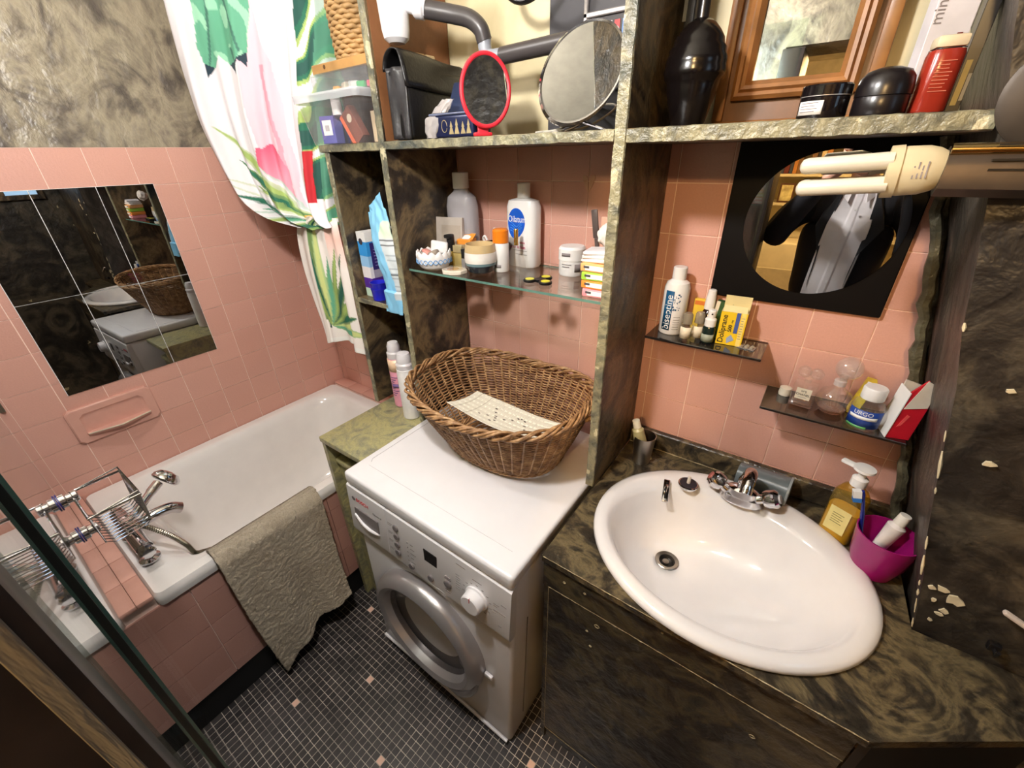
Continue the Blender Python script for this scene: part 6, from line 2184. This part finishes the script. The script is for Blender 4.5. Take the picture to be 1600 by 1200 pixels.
floor_h = struct(MB().box((.6, -3.8, -.1), (3.3, -1.12, -.001)).build('floor_hall', plain('hall_floor', (120, 84, 54), .45, var=.2)))
struct(MB().box((.6, -3.8, 2.5), (3.3, -1.32, 2.6)).build('ceiling_hall', plain('hall_ceiling', (226, 218, 200), .8)))
m_hall = plain('hall_wall', (206, 194, 166), .7, var=.05)
struct(MB().box((.6, -3.9, 0), (3.3, -3.8, 2.5)).build('wall_hall_end', m_hall))
struct(MB().box((.5, -3.8, 0), (.6, -1.32, 2.5)).build('wall_hall_left', m_hall))
struct(MB().box((3.3, -3.8, 0), (3.4, -1.32, 2.5)).build('wall_hall_right', m_hall))
struct(MB().box((2.62, -1.32, 0), (3.4, -1.2, 2.5)).build('wall_hall_front', m_hall))
bkc = thing('bookcase', 'cream bookcase full of books in the room behind the door', 'bookcase', (1.95, -3.60, 0))
m_bkc = plain('bookcase_cream', (222, 212, 180), .5, var=.03)
MB().box((-.85, -.18, 0), (-.82, .18, 2.2)).build('side_panel', m_bkc, bkc)
MB().box((.82, -.18, 0), (.85, .18, 2.2)).build('side_panel', m_bkc, bkc)
MB().box((-.82, -.18, 0), (.82, -.16, 2.2)).build('back_panel', m_bkc, bkc)
shz = [.30, .60, .95, 1.20, 1.42, 1.66, 1.92, 2.18]
for z in shz:
    MB().box((-.82, -.16, z), (.82, .18, z + .02)).build('shelf', m_bkc, bkc)
rq = random.Random(21)
bcols = [((150, 60, 44), 'brick red'), ((96, 40, 36), 'dark red'), ((206, 190, 150), 'cream'), ((60, 66, 84), 'slate blue'), ((176, 120, 60), 'ochre'), ((40, 36, 34), 'black'), ((196, 150, 110), 'tan'), ((120, 90, 60), 'brown'), ((90, 100, 80), 'olive')]
ordn = 'first second third fourth fifth sixth seventh eighth ninth tenth eleventh twelfth thirteenth fourteenth fifteenth sixteenth seventeenth eighteenth nineteenth twentieth'.split()
for si, lev in ((3, 'lower'), (4, 'middle'), (5, 'upper')):
    z = shz[si] + .02
    x = -.56 if si > 3 else -.36
    k = 0
    while x < -.02 and k < 16:
        wv = rq.uniform(.020, .042)
        hh = rq.uniform(.13, .18)
        if rq.random() < .16:
            x += .05
            continue
        c, cn = bcols[rq.randrange(9)]
        o = MB().box((-wv / 2, -.06, 0), (wv / 2, .06, hh), .002, 1).build('book', plain('book_%d_%d_%d' % c, c, .5), None, (1.95 + x + wv / 2, -3.50, z + .0005))
        tag(o, '%s book, %s along the %s shelf of the cream bookcase behind the door' % (cn, ordn[k], lev), 'book', 'books on the bookcase')
        k += 1
        x += wv + .002
pf = thing('small_picture', 'small framed sepia picture on the bookcase in the room behind', 'picture', (1.52, -3.44, 1.2205))
MB().box((-.055, -.012, 0), (.055, -.0005, .15), .002, 1).build('frame', plain('frame_brown', (90, 60, 44), .4), pf)
MB().box((-.042, -.0005, .014), (.042, .001, .136)).build('print', plain('sepia', (214, 190, 140), .6, var=.3), pf)
chest = thing('cream_chest', 'cream painted chest standing in front of the bookcase', 'chest', (1.62, -3.05, 0))
MB().box((-.40, -.15, 0), (.26, .15, .98), .01, 2).build('carcass', plain('chest_cream', (222, 214, 186), .45, var=.03), chest)
MB().box((-.39, .151, .32), (.25, .156, .79), .003, 1).build('drawer_front', plain('chest_cream2', (216, 208, 180), .45), chest)

# ================================================================== the person taking the picture (seen in the round mirror)
def skin(name, joints, edges, mat, parent, root=0, sub=2):
    me = bpy.data.meshes.new(name)
    me.from_pydata([j[0] for j in joints], edges, [])
    o = bpy.data.objects.new(name, me)
    C.objects.link(o)
    md = o.modifiers.new('skin', 'SKIN')
    sv = me.skin_vertices[0].data
    for i, j in enumerate(joints):
        r = j[1]
        sv[i].radius = r if isinstance(r, tuple) else (r, r)
        sv[i].use_root = (i == root)
    md.use_smooth_shade = True
    sb = o.modifiers.new('sub', 'SUBSURF')
    sb.levels = sub
    sb.render_levels = sub
    dg = bpy.context.evaluated_depsgraph_get()
    m2 = bpy.data.meshes.new_from_object(o.evaluated_get(dg))
    bpy.data.objects.remove(o)
    m2.name = name
    m2.materials.clear()
    m2.materials.append(mat)
    for p_ in m2.polygons:
        p_.use_smooth = True
    o2 = bpy.data.objects.new(name, m2)
    C.objects.link(o2)
    o2.parent = parent
    return o2


per = thing('person', 'person in dark jacket and white shirt holding up a phone, seen in the round mirror', 'person', (1.955, -1.40, 0))
m_jack = plain('dark_wool', (24, 24, 30), .85, var=.12, bumpy=.3, bscale=600)
m_trou = plain('dark_trousers', (30, 30, 36), .85, var=.1)
m_skin = plain('skin', (206, 156, 134), .5, var=.05, sss=.15)
m_shirt = plain('white_shirt', (226, 220, 222), .8, var=.03)
J = [((0, 0, .94), (.175, .115)), ((0, 0, 1.08), (.168, .112)), ((0, 0, 1.22), (.185, .120)), ((0, -.005, 1.34), (.188, .118)), ((0, -.012, 1.43), (.115, .09)), ((0, -.010, 1.475), (.066, .066)),
     ((-.115, -.010, 1.405), (.086, .086)), ((-.200, -.005, 1.385), (.074, .074)), ((-.255, .03, 1.31), (.064, .064)), ((-.275, .065, 1.25), (.060, .060)), ((-.215, .145, 1.37), (.052, .052)), ((-.140, .235, 1.495), (.040, .040)),
     ((.115, -.010, 1.405), (.086, .086)), ((.200, -.005, 1.385), (.074, .074)), ((.240, .03, 1.29), (.066, .066)), ((.235, .075, 1.20), (.062, .062)), ((.205, .165, 1.34), (.052, .052)), ((.155, .255, 1.495), (.040, .040))]
Ed = [(0, 1), (1, 2), (2, 3), (3, 4), (4, 5), (4, 6), (6, 7), (7, 8), (8, 9), (9, 10), (10, 11), (4, 12), (12, 13), (13, 14), (14, 15), (15, 16), (16, 17)]
jk = skin('jacket', J, Ed, m_jack, per)
J = [((0, 0, .97), (.140, .098)), ((0, 0, .90), (.130, .095)), ((-.085, 0, .84), (.085, .085)), ((-.095, .01, .50), (.060, .062)), ((-.098, -.015, .12), (.044, .046)), ((.085, 0, .84), (.085, .085)), ((.095, .01, .50), (.060, .062)), ((.098, -.015, .12), (.044, .046))]
skin('trousers', J, [(0, 1), (1, 2), (2, 3), (3, 4), (1, 5), (5, 6), (6, 7)], m_trou, per)
for s in (-1, 1):
    skin('shoe', [((s * .098, -.03, .055), (.045, .05)), ((s * .10, .05, .045), (.045, .04)), ((s * .105, .15, .035), (.042, .03))], [(0, 1), (1, 2)], m_black, per, sub=2)
# shirt front between the lapels: follows the chest
def shirt(u, v):
    z = .93 + .545 * v
    half = .070 + .006 * math.sin(3 * v) - .020 * max(0, v - .75) / .25
    x = (u - .5) * 2 * half
    ry = .112 + .006 * math.sin(PI * v) if v < .72 else .112 - .055 * (v - .72) / .28
    y = ry * math.sqrt(max(0, 1 - (x / .20) ** 2)) + .010
    y += .004 * math.sin(26 * x + 9 * v) * math.sin(7 * v) + (.003 if abs(x) < .012 else 0)
    return (x - .030 + .035 * v, y + .008, z)
sh = MB().grid(shirt, 41, 60).build('shirt_front', m_shirt, per, smooth=80, solid=.003)
for k in range(5):
    MB().lathe([(.005, 0), (.005, .002), (.001, .0025)], 12, xf=T((-.022 + .03 * (.14 + .18 * k), .1385 - (.014 if k == 4 else 0) , .93 + .545 * (.14 + .18 * k)), rx=-PI / 2)).build('button', m_white, sh)
for s in (-1, 1):
    P = [(s * .020, .085, 1.488), (s * .062, .045, 1.50), (s * .070, .060, 1.462), (s * .030, .112, 1.425)]
    MB().add(P, [(0, 1, 2, 3)]).build('collar', m_shirt, per, smooth=0, solid=.004)
    lap = [(s * .058 + .004, .086, 1.475), (s * .090, .070, 1.43), (s * .118, .108, 1.33), (s * .070 - .012, .136, 1.22), (s * .066 - .018, .137, 1.08)]
    MB().add(lap, [(0, 1, 2, 3, 4)]).build('lapel', plain('lapel_wool', (32, 33, 38), .8), per, smooth=0, solid=.005)
# neck and head, looking down at the phone
skin('neck', [((0, -.012, 1.44), .052), ((0, -.004, 1.50), .052), ((0, .006, 1.56), .054)], [(0, 1), (1, 2)], m_skin, per)
hd = MB()
def headf(u, v):
    t_ = 2 * PI * u
    q = PI * v
    x, y, z = math.sin(q) * math.cos(t_), math.sin(q) * math.sin(t_), -math.cos(q)
    X_ = .074 * x * (1 - .16 * max(0, -z) ** 1.4)
    Y_ = .094 * y * (1 - .06 * max(0, -z))
    Z_ = .115 * z
    if y > .2:
        nose = math.exp(-(x / .13) ** 2) * math.exp(-((z + .08) / .20) ** 2)
        Y_ += .024 * nose
        for sx_ in (-.36, .36):
            Y_ -= .010 * math.exp(-((x - sx_) / .16) ** 2 - ((z - .10) / .10) ** 2)
        Y_ += .006 * math.exp(-((x) / .26) ** 2 - ((z + .42) / .07) ** 2)
        Y_ += .010 * math.exp(-((x) / .22) ** 2 - ((z + .78) / .16) ** 2)
    return (X_, Y_, Z_)
XH = T((0, .020, 1.625), rx=math.radians(-10))
hd.grid(headf, 56, 40, closed_u=True, xf=XH)
head = hd.build('head', m_skin, per, smooth=80)
for s in (-1, 1):
    MB().ball((s * .028, .080, .011), .0115, 16, xf=XH).build('eye', m_print_white, head)
    MB().ball((s * .028, .0885, .010), .0055, 12, xf=XH).build('iris', m_black, head)
    MB().tube([tuple(XH @ Vector((s * (.016 + .012 * k), .090 - .004 * k, .030 + .003 * math.sin(k)))) for k in range(3)], .0028, 6).build('eyebrow', plain('hair_grey', (96, 82, 70), .8), head)
    MB().ball((s * .075, -.004, -.002), .026, 16, sx=.35, sy=.7, sz=1.2, xf=XH).build('ear', m_skin, head)
MB().tube([tuple(XH @ Vector((-.022 + .0110 * k, .0885 - .0035 * abs(k - 2), -.049))) for k in range(5)], [.002, .0045, .005, .0045, .002], 8).build('mouth', plain('lips', (176, 104, 96), .5), head)
def hairf(u, v):
    t_ = 2 * PI * u
    q = PI * (.06 + .94 * v) * .5 + PI * .5
    x, y, z = math.sin(q) * math.cos(t_), math.sin(q) * math.sin(t_), -math.cos(q)
    lo = .18 if y > .3 else -.35
    zz_ = max(z, lo) if v < .1 else z
    return (.080 * x, .100 * y - .004, .121 * z * 1.0 - (0.035 if (v < .12 and y < .2) else 0))
MB().grid(hairf, 48, 18, closed_u=True, xf=XH).build('hair', plain('hair_grey', (96, 82, 70), .8), head, smooth=80, solid=.006)

# phone, lens side towards the basin
ph = thing('smartphone', 'black smartphone held up in front of the dark-jacketed person', 'phone', tuple(CAM - FWD * .012))
ph.matrix_world = Matrix(((RIGHT.x, FWD.x, -DOWN.x, (CAM - FWD * .012).x), (RIGHT.y, FWD.y, -DOWN.y, (CAM - FWD * .012).y), (RIGHT.z, FWD.z, -DOWN.z, (CAM - FWD * .012).z), (0, 0, 0, 1)))
MB().box((-.020, -.008, -.056), (.128, 0, .018), .0038, 3).build('shell', plain('phone_black', (30, 30, 34), .25), ph)
MB().box((-.017, -.0086, -.053), (.125, -.0079, .015)).build('screen', plain('phone_screen', (20, 22, 26), .05), ph)
for (a, b2) in ((-.008, .004), (.012, .004)):
    MB().lathe([(.0068, 0), (.0068, .002), (.0055, .0022)], 20, (0, 0, 0), xf=T((a + .0 if a < 0 else a, .0, b2 if a > 0 else -.012), rx=-PI / 2)).build('lens_ring', m_black, ph)

# hands gripping the two ends of the phone
def hand(side):
    # frame: palm centre near the phone end, fingers wrap round the front and back of the phone
    base = CAM - FWD * .016
    e = -.020 if side < 0 else .128
    org_ = base + RIGHT * (e + side * .004) + DOWN * .020
    loc_ = lambda a, f, d: tuple(org_ + RIGHT * (a * side) + FWD * f + DOWN * d - Vector((1.955, -1.40, 0)))
    wrist = (-.135, .240, 1.505) if side < 0 else (.150, .260, 1.505)
    Jp = [(wrist, .026), (loc_(.030, -.030, .065), (.030, .018)), (loc_(.028, -.018, .025), (.034, .016)), (loc_(.024, -.012, -.005), (.026, .014))]
    hnd = skin('hand', Jp, [(0, 1), (1, 2), (2, 3)], m_skin, per)
    for k, (d0, ln) in enumerate(((-.012, .040), (.006, .046), (.024, .044), (.040, .034))):
        skin('finger', [(loc_(.026, -.014, d0), .0095), (loc_(.018, .004, d0), .0092), (loc_(.004, .014, d0), .0085), (loc_(-ln * .55, .016, d0 - .002), .0075)], [(0, 1), (1, 2), (2, 3)], m_skin, hnd, sub=1)
    skin('thumb', [(loc_(.030, -.026, .036), .0110), (loc_(.018, -.022, .014), .0105), (loc_(-.006, -.012, .004), .0092), (loc_(-.024, -.010, .000), .0080)], [(0, 1), (1, 2), (2, 3)], m_skin, hnd, sub=1)


hand(-1)
hand(1)
